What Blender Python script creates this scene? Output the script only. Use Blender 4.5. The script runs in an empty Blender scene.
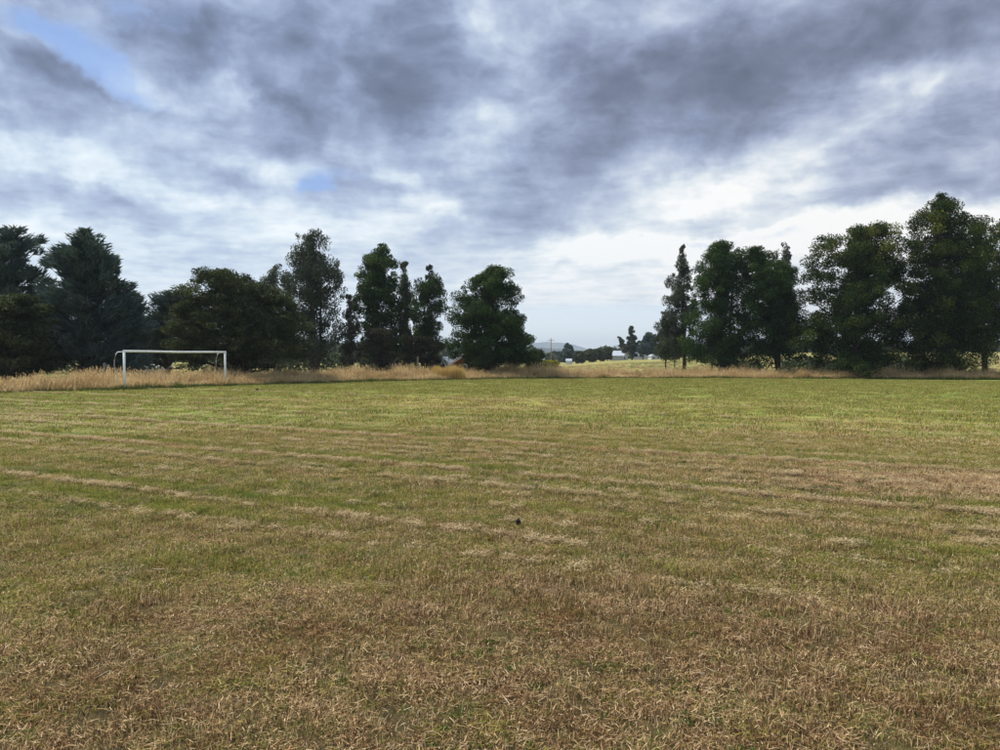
import bpy, math, random
import numpy as np
from mathutils import Vector, Matrix, Euler

R = math.radians
scene = bpy.context.scene
COL = scene.collection

# ------------------------------------------------------------------ camera
CAM_H = 1.6
F = 755.0                      # focal length in pixels of a 1000 px wide frame
PITCH = -math.atan(17.0 / F)   # looks slightly down, horizon a little above the middle
cam_data = bpy.data.cameras.new("camera")
cam = bpy.data.objects.new("camera", cam_data)
COL.objects.link(cam)
cam.location = (0, 0, CAM_H)
cam.rotation_euler = (R(90) + PITCH, 0, 0)
cam_data.sensor_width = 36.0
cam_data.lens = 36.0 * F / 1000.0
cam_data.clip_start = 0.05
cam_data.clip_end = 30000
scene.camera = cam

scene.view_settings.view_transform = 'Standard'
scene.view_settings.look = 'None'
scene.view_settings.exposure = 0.10
scene.view_settings.gamma = 1.0
scene.render.engine = 'CYCLES'
scene.cycles.max_bounces = 6
scene.cycles.transparent_max_bounces = 8
scene.cycles.volume_bounces = 0
scene.cycles.use_denoising = True


def ray(px, py):
    u, v = (px - 500) / F, (375 - py) / F
    c, s = math.cos(PITCH), math.sin(PITCH)
    return Vector((u, c - s * v, s + c * v))


def at(px, py, Y):
    d = ray(px, py)
    return Vector((d.x / d.y * Y, Y, CAM_H + d.z / d.y * Y))


# ------------------------------------------------------------------ colours
def lin(*rgb):
    def f(c):
        c = c / 255.0
        return c / 12.92 if c <= 0.04045 else ((c + 0.055) / 1.055) ** 2.4
    return tuple(f(c) for c in rgb) + (1.0,)


class NT:
    """small helper for node trees"""
    def __init__(self, tree):
        self.t = tree

    def n(self, typ, **kw):
        nd = self.t.nodes.new(typ)
        for k, v in kw.items():
            setattr(nd, k, v)
        return nd

    def put(self, sock, val):
        if isinstance(val, bpy.types.NodeSocket):
            self.t.links.new(val, sock)
        else:
            sock.default_value = val

    def math(self, op, a, b=0.0, c=0.0, clamp=False):
        nd = self.n('ShaderNodeMath', operation=op, use_clamp=clamp)
        self.put(nd.inputs[0], a)
        self.put(nd.inputs[1], b)
        if op in ('MULTIPLY_ADD', 'COMPARE'):
            self.put(nd.inputs[2], c)
        return nd.outputs[0]

    def vmath(self, op, a, b=(0, 0, 0), c=None, scale=None):
        nd = self.n('ShaderNodeVectorMath', operation=op)
        self.put(nd.inputs[0], a)
        if op not in ('LENGTH', 'NORMALIZE', 'SCALE'):
            self.put(nd.inputs[1], b)
        if c is not None:
            self.put(nd.inputs[2], c)
        if scale is not None:
            self.put(nd.inputs['Scale'], scale)
        return nd.outputs['Value'] if op in ('LENGTH', 'DOT_PRODUCT') else nd.outputs['Vector']

    def noise(self, vec, scale, detail=4.0, rough=0.5, color=False, dist=0.0):
        nd = self.n('ShaderNodeTexNoise')
        self.put(nd.inputs['Vector'], vec)
        nd.inputs['Scale'].default_value = scale
        nd.inputs['Detail'].default_value = detail
        nd.inputs['Roughness'].default_value = rough
        nd.inputs['Distortion'].default_value = dist
        return nd.outputs['Color'] if color else nd.outputs[0]

    def maprange(self, v, a, b, c=0.0, d=1.0, smooth=False):
        nd = self.n('ShaderNodeMapRange')
        nd.interpolation_type = 'SMOOTHSTEP' if smooth else 'LINEAR'
        self.put(nd.inputs['Value'], v)
        nd.inputs['From Min'].default_value = a
        nd.inputs['From Max'].default_value = b
        nd.inputs['To Min'].default_value = c
        nd.inputs['To Max'].default_value = d
        return nd.outputs['Result']

    def mix(self, f, a, b, blend='MIX'):
        nd = self.n('ShaderNodeMix', data_type='RGBA', blend_type=blend)
        self.put(nd.inputs[0], f)
        self.put(nd.inputs[6], a)
        self.put(nd.inputs[7], b)
        return nd.outputs[2]

    def ramp(self, f, stops, interp='LINEAR'):
        nd = self.n('ShaderNodeValToRGB')
        cr = nd.color_ramp
        cr.interpolation = interp
        while len(cr.elements) < len(stops):
            cr.elements.new(0.5)
        for e, (p, c) in zip(cr.elements, stops):
            e.position = p
            e.color = c
        self.put(nd.inputs[0], f)
        return nd.outputs[0]

    def combine(self, x, y, z):
        nd = self.n('ShaderNodeCombineXYZ')
        for s, v in zip(nd.inputs, (x, y, z)):
            self.put(s, v)
        return nd.outputs[0]

    def separate(self, v):
        nd = self.n('ShaderNodeSeparateXYZ')
        self.put(nd.inputs[0], v)
        return nd.outputs


# ------------------------------------------------------------------ sun and sky
SUN_EL, SUN_AZ = 54.0, -60.0     # degrees; azimuth measured from the view direction, + is right
sd = bpy.data.lights.new("sun", 'SUN')
sd.energy = 5.0
sd.angle = R(11.0)
sd.color = (1.0, 0.90, 0.74)
sun = bpy.data.objects.new("sun", sd)
COL.objects.link(sun)
sdir = Vector((math.sin(R(SUN_AZ)) * math.cos(R(SUN_EL)), math.cos(R(SUN_AZ)) * math.cos(R(SUN_EL)), math.sin(R(SUN_EL))))
sun.rotation_euler = sdir.to_track_quat('Z', 'Y').to_euler()
sun.location = (0, 20, 60)

world = bpy.data.worlds.new("World")
scene.world = world
world.use_nodes = True
world.cycles.sampling_method = 'MANUAL'
world.cycles.sample_map_resolution = 512
wt = world.node_tree
wt.nodes.clear()
W = NT(wt)
BG = 0.1
out = W.n('ShaderNodeOutputWorld')
bg = W.n('ShaderNodeBackground')
bg.inputs['Strength'].default_value = BG
wt.links.new(bg.outputs[0], out.inputs[0])
nish = W.n('ShaderNodeTexSky', sky_type='NISHITA')
nish.sun_disc = False
nish.sun_elevation = R(SUN_EL)
nish.sun_rotation = R(SUN_AZ)
nish.air_density = 1.0
nish.dust_density = 1.0
tc = W.n('ShaderNodeTexCoord')
D = W.vmath('NORMALIZE', tc.outputs['Generated'])
sx, sy, sz = W.separate(D)
el = W.math('ARCSINE', sz)
az = W.math('ARCTAN2', sx, sy)
# cloud-deck coordinates: the ray meets a layer overhead, squeezed towards the horizon
zz = W.math('ADD', W.math('MAXIMUM', sz, 0.0), 0.10)
q = W.combine(W.math('DIVIDE', sx, zz), W.math('DIVIDE', sy, zz), 0.0)
warp = W.noise(q, 0.9, 3, 0.5, color=True)
warp = W.vmath('SUBTRACT', warp, (0.5, 0.5, 0.5))
qw = W.vmath('ADD', q, W.vmath('SCALE', warp, scale=1.1))
nA = W.noise(qw, 0.75, 6, 0.52)
nB = W.noise(W.vmath('ADD', qw, (7.3, 2.1, 4.0)), 2.6, 6, 0.55)
nC = W.noise(W.vmath('ADD', q, (1.3, 9.1, 2.0)), 6.5, 4, 0.55)
# feature coordinates (azimuth, elevation in milliradian-like units), edges broken up by noise
AE = W.combine(W.math('MULTIPLY', az, F), W.math('MULTIPLY', el, F), 0.0)
w2 = W.vmath('SUBTRACT', W.noise(D, 5.0, 5, 0.58, color=True), (0.5, 0.5, 0.5))
w3 = W.vmath('SUBTRACT', W.noise(D, 16.0, 4, 0.6, color=True), (0.5, 0.5, 0.5))
AEw = W.vmath('ADD', AE, W.vmath('MULTIPLY', w2, (150, 80, 0)))
AEw = W.vmath('ADD', AEw, W.vmath('MULTIPLY', w3, (46, 24, 0)))


def pix_ae(px, py):
    d = ray(px, py).normalized()
    return math.atan2(d.x, d.y) * F, math.asin(d.z) * F


def feature(px, py, rx, ry, rot, amp, acc, coords=None):
    """soft elliptical cloud mass (or break) at a direction in the sky"""
    a, e = pix_ae(px, py)
    mp = W.n('ShaderNodeMapping', vector_type='TEXTURE')
    W.put(mp.inputs['Vector'], coords or AEw)
    mp.inputs['Location'].default_value = (a, e, 0)
    mp.inputs['Rotation'].default_value = (0, 0, R(rot))
    mp.inputs['Scale'].default_value = (rx, ry, 1)
    ln = W.vmath('LENGTH', mp.outputs[0])
    m = W.maprange(ln, 0.25, 1.5, amp, 0.0, smooth=True)
    return m if acc is None else W.math('ADD', acc, m)


base = W.ramp(W.maprange(el, 0.0, 0.6), [
    (0.0, (.88,) * 3 + (1,)), (0.08, (.86,) * 3 + (1,)), (0.17, (.80,) * 3 + (1,)), (0.30, (.765,) * 3 + (1,)),
    (0.45, (.65,) * 3 + (1,)), (0.62, (.60,) * 3 + (1,)), (1.0, (.58,) * 3 + (1,))])
base = W.separate(base)[0]
L = base
FEATS = [
    # px, py, rx, ry, rot, amp
    (25, 52, 60, 20, -24, -.22), (90, 80, 45, 10, -28, -.12),
    (150, 25, 70, 26, -5, -.16), (260, 75, 110, 50, -10, -.17), (330, 30, 110, 30, 0, -.10),
    (430, 60, 70, 60, -20, -.17), (405, 112, 50, 30, 0, -.13), (300, 130, 60, 30, -10, -.12),
    (640, 95, 150, 52, 8, -.21), (560, 40, 90, 40, 0, -.06), (820, 45, 200, 34, 4, -.20), (740, 120, 100, 36, 4, -.15),
    (960, 30, 110, 40, 0, -.12), (550, 185, 90, 40, 0, -.14), 
    (500, 225, 120, 20, 0, -.12), (120, 205, 110, 14, -6, -.14), (60, 190, 70, 12, -6, -.10),
    (200, 170, 90, 16, -8, -.10), (60, 120, 80, 16, -5, -.09), (930, 160, 110, 50, 8, -.17),
    (900, 200, 90, 18, 3, -.15), (250, 175, 20, 14, 0, -.10), (360, 195, 50, 22, 0, -.13), (700, 218, 60, 10, 0, -.12),
    (180, 250, 120, 12, 0, -.08), (620, 262, 90, 7, 0, -.08),
    (210, 92, 50, 12, -12, .19), (130, 84, 60, 10, -12, .14), (240, 105, 16, 12, 0, .10),
    (248, 212, 70, 20, 0, .11), (50, 158, 90, 11, -10, .09), (285, 172, 50, 14, -10, .12),
    (402, 188, 22, 9, -40, .12), (425, 215, 50, 10, 0, .16), (490, 25, 26, 30, 0, .14),
    (470, 118, 40, 9, 8, .03), (10, 22, 60, 9, -14, .13), (60, 8, 40, 9, 0, .10), (500, 105, 30, 20, 0, .02),
    (810, 148, 60, 20, 6, .22), (795, 182, 18, 6, 0, .1), (915, 86, 16, 8, 0, .10), (900, 90, 60, 26, 0, .14),
    (700, 182, 52, 18, 0, .22), (650, 235, 110, 16, 3, .20), (870, 218, 140, 12, 3, .24), (990, 225, 70, 14, 0, .2),
    (740, 248, 150, 22, 0, .18), (620, 280, 130, 20, 0, .13), (760, 205, 90, 18, 0, .10), (890, 220, 120, 18, 0, .08), (30, 232, 120, 12, 0, .12), (330, 232, 90, 12, 0, .10),
    (640, 160, 60, 14, 0, .08),
]
for f_ in FEATS:
    L = feature(*f_, L)
# lumps: rounded billows in viewing direction, a little flattened, stretched only near the horizon
lump = W.vmath('MULTIPLY', D, (1.0, 1.0, 1.35))
lwp = W.vmath('SUBTRACT', W.noise(lump, 6.0, 3, .5, color=True), (.5, .5, .5))
lump = W.vmath('ADD', lump, W.vmath('SCALE', lwp, scale=.10))
nD = W.noise(lump, 7.0, 8, 0.60)
nE = W.noise(W.vmath('ADD', lump, (3, 5, 1)), 20.0, 5, 0.6)
high = W.maprange(el, 0.02, 0.30, 0.25, 1.0, smooth=True)
L = W.math('MULTIPLY_ADD', W.math('SUBTRACT', nA, 0.5), 0.34, L)
L = W.math('MULTIPLY_ADD', W.math('SUBTRACT', nB, 0.5), 0.30, L)
L = W.math('MULTIPLY_ADD', W.math('SUBTRACT', nC, 0.5), 0.28, L)
L = W.math('MULTIPLY_ADD', W.math('MULTIPLY', W.math('SUBTRACT', nD, 0.5), high), 0.58, L)
L = W.math('MULTIPLY_ADD', W.math('MULTIPLY', W.math('SUBTRACT', nE, 0.5), high), 0.22, L)
L = W.math('MULTIPLY_ADD', W.math('MULTIPLY', W.math('SUBTRACT', W.math('ABSOLUTE', W.math('SUBTRACT', W.noise(lump, 11.0, 4, 0.5), 0.5)), 0.07), high), -0.60, L)
# overhead and behind the viewer: thinner, brighter cloud than the dark band in front
L = W.math('ADD', W.math('MULTIPLY', L, .93), 0.115)
L = W.math('ADD', L, W.maprange(sz, 0.45, 0.95, 0.0, 0.18, smooth=True))


def ws(r, g, b):
    c = lin(r, g, b)
    return (c[0] / BG, c[1] / BG, c[2] / BG, 1)


cloud = W.ramp(L, [(0.22, ws(88, 98, 120)), (0.38, ws(108, 117, 141)), (0.52, ws(134, 144, 172)), (0.64, ws(160, 171, 197)),
                   (0.76, ws(191, 201, 219)), (0.86, ws(221, 228, 234)), (0.96, ws(245, 246, 246)), (1.0, ws(254, 253, 250))])
# a slightly bluer cloud to the left, more neutral to the right
tint = W.maprange(az, -0.5, 0.5, 0.0, 1.0, smooth=True)
cloud = W.mix(W.math('MULTIPLY', W.math('SUBTRACT', 1.0, tint), 0.9), cloud, W.mix(1.0, cloud, (0.88, 0.97, 1.06, 1), 'MULTIPLY'))
# clear gaps: the sky itself shows through
gap = None
for f_ in [(85, 58, 52, 13, -30, .85), (70, 40, 40, 20, 0, .35), (150, 8, 50, 18, 0, .45), (322, 190, 22, 7, -8, .85), (330, 184, 36, 13, 0, .4), (740, 232, 55, 5, -4, .55),
           (10, 8, 40, 10, 0, .5)]:
    gap = feature(*f_, gap)
gap = W.math('ADD', gap, W.math('MULTIPLY', W.math('SUBTRACT', nB, 0.5), 1.3))
gap = W.math('MULTIPLY_ADD', W.math('SUBTRACT', nE, 0.5), 1.0, gap)
gap = W.maprange(gap, 0.15, 1.25, 0.0, 0.80, smooth=True)
blue = W.mix(1.0, nish.outputs[0], (1.25, 1.15, 1.2, 1), 'MULTIPLY')
blue = W.mix(0.75, blue, ws(122, 166, 232))
sky = W.mix(gap, cloud, blue)
# the clear pale strip low over the far hills
strip = feature(590, 338, 190, 38, 0, 1.0, None, coords=W.vmath('ADD', AE, W.vmath('MULTIPLY', w3, (60, 7, 0))))
strip = W.maprange(W.math('ADD', strip, W.math('MULTIPLY', W.math('SUBTRACT', nC, 0.5), 0.25)), 0.30, 0.75, 0, 0.93, smooth=True)
clear = W.ramp(W.maprange(el, 0.0, 0.10), [(0.0, tuple(1.22 * c for c in ws(250, 251, 250)[:3]) + (1,)), (0.35, tuple(1.12 * c for c in ws(238, 245, 248)[:3]) + (1,)), (1.0, tuple(1.08 * c for c in ws(198, 224, 243)[:3]) + (1,))])
sky = W.mix(strip, sky, clear)
W.put(bg.inputs['Color'], sky)

# ------------------------------------------------------------------ helpers for meshes and objects
rng = np.random.RandomState(7)


def tag(o, label=None, cat=None, group=None, kind=None):
    if label:
        o['label'] = label
    if cat:
        o['category'] = cat
    if group:
        o['group'] = group
    if kind:
        o['kind'] = kind
    return o


def link(o, parent=None):
    COL.objects.link(o)
    if parent is not None:
        o.parent = parent
    return o


def mesh_np(name, verts, faces_flat, loop_starts, mat=None, smooth=False):
    me = bpy.data.meshes.new(name)
    nv, nl, nf = len(verts), len(faces_flat), len(loop_starts)
    me.vertices.add(nv)
    me.vertices.foreach_set('co', np.asarray(verts, dtype=np.float32).ravel())
    me.loops.add(nl)
    me.loops.foreach_set('vertex_index', np.asarray(faces_flat, dtype=np.int32))
    me.polygons.add(nf)
    me.polygons.foreach_set('loop_start', np.asarray(loop_starts, dtype=np.int32))
    if smooth:
        me.polygons.foreach_set('use_smooth', np.ones(nf, dtype=bool))
    me.update(calc_edges=True)
    me.validate()
    if mat:
        me.materials.append(mat)
    return me


def tri_mesh(name, verts, tris, mat=None, smooth=False):
    tris = np.asarray(tris, dtype=np.int32)
    return mesh_np(name, verts, tris.ravel(), np.arange(len(tris)) * 3, mat, smooth)


def quad_mesh(name, verts, quads, mat=None, smooth=False):
    quads = np.asarray(quads, dtype=np.int32)
    return mesh_np(name, verts, quads.ravel(), np.arange(len(quads)) * 4, mat, smooth)


def attr(me, name, vals, domain='POINT'):
    a = me.attributes.new(name, 'FLOAT', domain)
    a.data.foreach_set('value', np.asarray(vals, dtype=np.float32))


def material(name):
    m = bpy.data.materials.new(name)
    m.use_nodes = True
    m.node_tree.nodes.clear()
    n = NT(m.node_tree)
    o = n.n('ShaderNodeOutputMaterial')
    return m, n, o


def principled(n, color, rough=0.8, spec=0.3, **kw):
    b = n.n('ShaderNodeBsdfPrincipled')
    n.put(b.inputs['Base Color'], color)
    n.put(b.inputs['Roughness'], rough)
    b.inputs['Specular IOR Level'].default_value = spec
    for k, v in kw.items():
        n.put(b.inputs[k.replace('_', ' ')], v)
    return b


# value noise for terrain shape
_tab = np.random.RandomState(3).rand(256, 256)


def vnoise(x, y):
    x, y = np.asarray(x, float), np.asarray(y, float)
    xi, yi = np.floor(x).astype(int), np.floor(y).astype(int)
    fx, fy = x - xi, y - yi
    fx, fy = fx * fx * (3 - 2 * fx), fy * fy * (3 - 2 * fy)
    g = lambda a, b: _tab[a % 256, b % 256]
    return (g(xi, yi) * (1 - fx) + g(xi + 1, yi) * fx) * (1 - fy) + (g(xi, yi + 1) * (1 - fx) + g(xi + 1, yi + 1) * fx) * fy


def sstep(a, b, v):
    t = np.clip((v - a) / (b - a), 0, 1)
    return t * t * (3 - 2 * t)


# boundary of the mown field, seen from the camera: px -> distance
EDGE_PX = [-1200, -700, -300, 0, 110, 230, 400, 500, 650, 800, 1000, 1300, 1800, 2600]
EDGE_Y = [8, 16, 26, 34.0, 36.8, 43.0, 52.5, 57.0, 59.5, 58.0, 55.0, 50, 36, 24]
EDGE = [((p - 500) / F * y, y) for p, y in zip(EDGE_PX, EDGE_Y)]


def edge_dist_sign(x, y):
    """distance of the edge along the ray through (x, y), and distance of the point"""
    x, y = np.asarray(x, float), np.asarray(y, float)
    p = x / np.maximum(y, 0.1) * F + 500
    return np.interp(p, EDGE_PX, EDGE_Y)


CREST_PX = [-400, 500, 540, 560, 610, 650, 690, 720, 800, 1000, 1400]
CREST_PY = [362, 364, 365.5, 364, 360, 358.6, 356.8, 355.5, 353, 352, 352]


def height(x, y):
    x, y = np.asarray(x, float), np.asarray(y, float)
    d = np.hypot(x, y)
    near = (vnoise(x / 2.3 + 9, y / 2.3) - .5) * 0.04 + (vnoise(x / .5, y / .5 + 40) - .5) * 0.012
    h = near * (1 - sstep(60, 90, d)) + (vnoise(x / 9 + 5, y / 9) - .5) * 0.10 * sstep(4, 15, d) * (1 - sstep(45, 60, d))
    p = x / np.maximum(y, 1.0) * F + 500
    crest = CAM_H + (358.0 - np.interp(p, CREST_PX, CREST_PY)) / F * 200
    front = np.where(y > 1, 1.0, 0.0)
    rise = crest * sstep(68, 200, y) * (1 - sstep(215, 420, y)) * front
    far = -2.0 * sstep(240, 500, d)
    return h + rise + far + (vnoise(x / 30, y / 30 + 7) - .5) * 0.5 * sstep(80, 140, d)


# ------------------------------------------------------------------ field colour, shared by soil and blades
fc = bpy.data.node_groups.new("field_dryness", 'ShaderNodeTree')
fc.interface.new_socket("Dry", in_out='OUTPUT', socket_type='NodeSocketFloat')
fc.interface.new_socket("Brown", in_out='OUTPUT', socket_type='NodeSocketFloat')
fc.interface.new_socket("Lush", in_out='OUTPUT', socket_type='NodeSocketFloat')
G = NT(fc)
go = G.n('NodeGroupOutput')
gp = G.n('ShaderNodeNewGeometry').outputs['Position']
gx, gy, gz = G.separate(gp)
flat = G.combine(gx, gy, 0.0)
# mowing direction: runs away to the upper left
mrot = G.n('ShaderNodeMapping', vector_type='POINT')
G.put(mrot.inputs['Vector'], flat)
mrot.inputs['Rotation'].default_value = (0, 0, R(27.5))
mx, my, mz = G.separate(mrot.outputs[0])
big = G.noise(flat, 0.11, 4, 0.55)
mid = G.noise(flat, 0.55, 5, 0.6)
fine = G.noise(flat, 2.6, 4, 0.65)
stretch = G.noise(G.combine(G.math('MULTIPLY', mx, 0.06), G.math('MULTIPLY', my, 2.0), 0.0), 1.0, 5, 0.6)


def gblob(x, y, rx, ry, amp, acc):
    mp = G.n('ShaderNodeMapping', vector_type='TEXTURE')
    G.put(mp.inputs['Vector'], G.vmath('ADD', flat, G.vmath('MULTIPLY', G.vmath('SUBTRACT', G.noise(flat, 0.8, 3, 0.6, color=True), (.5, .5, .5)), (rx * .8, ry * .8, 0))))
    mp.inputs['Location'].default_value = (x, y, 0)
    mp.inputs['Scale'].default_value = (rx, ry, 1)
    return G.math('ADD', acc, G.maprange(G.vmath('LENGTH', mp.outputs[0]), 0.3, 1.4, amp, 0.0, smooth=True))


def gpos(px, py):
    d = ray(px, py)
    t = -CAM_H / d.z
    return d.x * t, d.y * t


dist = G.vmath('LENGTH', flat)
dry = G.ramp(G.maprange(dist, 0, 60), [
    (0.0, (.98,) * 3 + (1,)), (0.07, (.90,) * 3 + (1,)), (0.10, (.76,) * 3 + (1,)), (0.145, (.56,) * 3 + (1,)),
    (0.22, (.42,) * 3 + (1,)), (0.40, (.33,) * 3 + (1,)), (0.7, (.31,) * 3 + (1,)), (0.95, (.28,) * 3 + (1,))])
dry = G.separate(dry)[0]
for (px, py, rx, ry, amp) in [
        (930, 485, 2.4, 1.1, .60), (780, 470, 3.0, 1.5, .16), (870, 430, 4, 4, .18), (560, 402, 9, 6, .18), (380, 400, 8, 4, .12),
        (700, 640, 1.2, .5, .12), (150, 500, 4.0, 1.2, -.20), (350, 560, 2.2, .8, -.16), (60, 580, 1.5, .8, -.25), (820, 560, 2.0, .8, -.10),
        (940, 570, 1.6, .8, -.16), (560, 500, 2.6, 1.0, -.10), (520, 600, 1.2, .5, .10), (650, 440, 5, 3, .06), (200, 440, 5, 3, .10)]:
    X_, Y_ = gpos(px, py)
    dry = gblob(X_, Y_, rx, ry, amp, dry)
dry = G.math('MULTIPLY_ADD', G.math('SUBTRACT', big, .5), 0.35, dry)
dry = G.math('MULTIPLY_ADD', G.math('SUBTRACT', mid, .5), 0.40, dry)
dry = G.math('MULTIPLY_ADD', G.math('SUBTRACT', fine, .5), 1.0, dry)
dry = G.math('MULTIPLY_ADD', G.math('SUBTRACT', G.noise(G.vmath('ADD', flat, (5, 3, 0)), 7.5, 3, 0.6), .5), 0.9, dry)
dry = G.math('MULTIPLY_ADD', G.math('SUBTRACT', stretch, .5), 0.75, dry)
# windrows of dry clippings left by the mower, and the green wheel lines beside them
lw = G.math('MULTIPLY_ADD', G.math('SUBTRACT', G.noise(flat, 0.3, 3, 0.6), .5), 0.2, my)
brk = G.maprange(G.noise(flat, 0.35, 3, 0.6), 0.38, 0.58, 0.15, 1.0)
# full strength for 6-14 m out, fading either side
win = G.math('MULTIPLY', G.maprange(dist, 5.5, 8.0, 0, 1, True), G.maprange(dist, 13, 40, 1, .25, True))
for (c0, wdt, amp) in [(5.95, .14, .25), (6.35, .30, -.5), (5.5, .28, -.4), (9.15, .2, .5), (9.6, .35, -.42), (8.65, .3, -.3), (12.3, .3, .5), (12.9, .45, -.4), (7.3, .25, -.3), (10.3, .25, -.3), (13.7, .5, -.2),
                       (17.0, .4, .3), (18, .7, -.2), (22.0, .6, .25), (28.0, .8, .2), (34, 1.0, .2), (8.0, .14, .2), (11.6, .2, .25)]:
    dd = G.math('ABSOLUTE', G.math('SUBTRACT', lw, c0))
    ridge = G.maprange(dd, 0.0, wdt, amp, 0.0, smooth=True)
    dry = G.math('ADD', dry, G.math('MULTIPLY', G.math('MULTIPLY', ridge, win), brk))
G.put(go.inputs['Dry'], G.math('SUBTRACT', dry, G.maprange(dist, 9, 30, .02, .10)))
brown = G.math('MULTIPLY_ADD', G.math('SUBTRACT', G.noise(G.vmath('ADD', flat, (31, 7, 0)), 1.1, 5, .65), .5), 1.6, G.maprange(dist, 4.0, 14, .74, .28))
G.put(go.inputs['Brown'], G.math('ADD', brown, 0.0))
lush = G.maprange(G.noise(G.vmath('ADD', flat, (3, 77, 0)), 1.7, 4, .62), .52, .70, 0, 1, True)
G.put(go.inputs['Lush'], lush)


def field_group(n):
    nd = n.n('ShaderNodeGroup')
    nd.node_tree = fc
    return nd.outputs


# soil and thatch / pasture
m_ground, n, o = material("mown_field_soil")
go_ = field_group(n)
geo = n.n('ShaderNodeNewGeometry')
pos = geo.outputs['Position']
px_, py_, pz_ = n.separate(pos)
flatv = n.combine(px_, py_, 0.0)
fdist = n.vmath('LENGTH', flatv)
micro = n.noise(flatv, 75, 5, .75)
streak = n.noise(n.combine(n.math('MULTIPLY', px_, 1.0), n.math('MULTIPLY', py_, .45), 0.0), 3.4, 5, .68)
soilA = n.ramp(micro, [(.3, (.022, .016, .011, 1)), (.55, (.065, .045, .028, 1)), (.78, (.20, .14, .08, 1))])
dv = n.math('MULTIPLY_ADD', n.math('SUBTRACT', streak, .5), 1.1, go_['Dry'])
greenfar = n.ramp(dv, [(.05, (.095, .160, .030, 1)), (.30, (.200, .255, .055, 1)), (.52, (.305, .315, .085, 1)), (.72, (.40, .33, .12, 1)), (.95, (.54, .42, .19, 1))])
fieldcol = n.mix(n.maprange(fdist, 8, 26, 0, 1, True), soilA, greenfar)
fieldcol = n.mix(n.maprange(streak, .35, .7, .0, .35), fieldcol, (.31, .30, .10, 1))
pn = n.noise(flatv, .06, 5, .6)
past = n.ramp(n.math('MULTIPLY_ADD', n.math('SUBTRACT', n.noise(flatv, .6, 4, .7), .5), .5, pn),
              [(.3, (.13, .15, .05, 1)), (.5, (.25, .24, .09, 1)), (.7, (.36, .31, .13, 1))])
pa = n.n('ShaderNodeAttribute', attribute_name='pasture')
gcol = n.mix(pa.outputs['Fac'], fieldcol, past)
b = principled(n, gcol, .95, .1)
bump = n.n('ShaderNodeBump')
bump.inputs['Strength'].default_value = .6
bump.inputs['Distance'].default_value = .04
n.put(bump.inputs['Height'], n.math('ADD', micro, n.noise(flatv, 6, 4, .7)))
n.put(b.inputs['Normal'], bump.outputs[0])
n.put(o.inputs[0], b.outputs[0])


def axis(lo_far, lo, hi, hi_far, step, grow=1.12):
    a = list(np.arange(lo, hi, step))
    s, v = step, a[-1]
    while v < hi_far:
        s *= grow
        v += s
        a.append(v)
    s, v, pre = step, lo, []
    while v > lo_far:
        s *= grow
        v -= s
        pre.append(v)
    return np.array(pre[::-1] + a)


gxs = axis(-8000, -9, 9, 8000, 0.09, 1.07)
gys = axis(-2300, 1.0, 13, 6800, 0.09, 1.055)
XX, YY = np.meshgrid(gxs, gys)
ZZ = height(XX, YY)
V = np.stack([XX, YY, ZZ], -1).reshape(-1, 3)
nx, ny = len(gxs), len(gys)
ii = (np.arange(ny - 1)[:, None] * nx + np.arange(nx - 1)[None, :]).ravel()
Q = np.stack([ii, ii + 1, ii + 1 + nx, ii + nx], -1)
me = quad_mesh("ground", V, Q, m_ground, smooth=True)
dd_ = np.hypot(V[:, 0], V[:, 1])
ed = edge_dist_sign(V[:, 0], V[:, 1])
attr(me, 'pasture', np.where(V[:, 1] > 0.2, sstep(-.5, 2.0, V[:, 1] - ed), 0) * 1.0)
ground = link(bpy.data.objects.new("ground", me))
tag(ground, kind='structure')
print("ground", len(Q))

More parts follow.
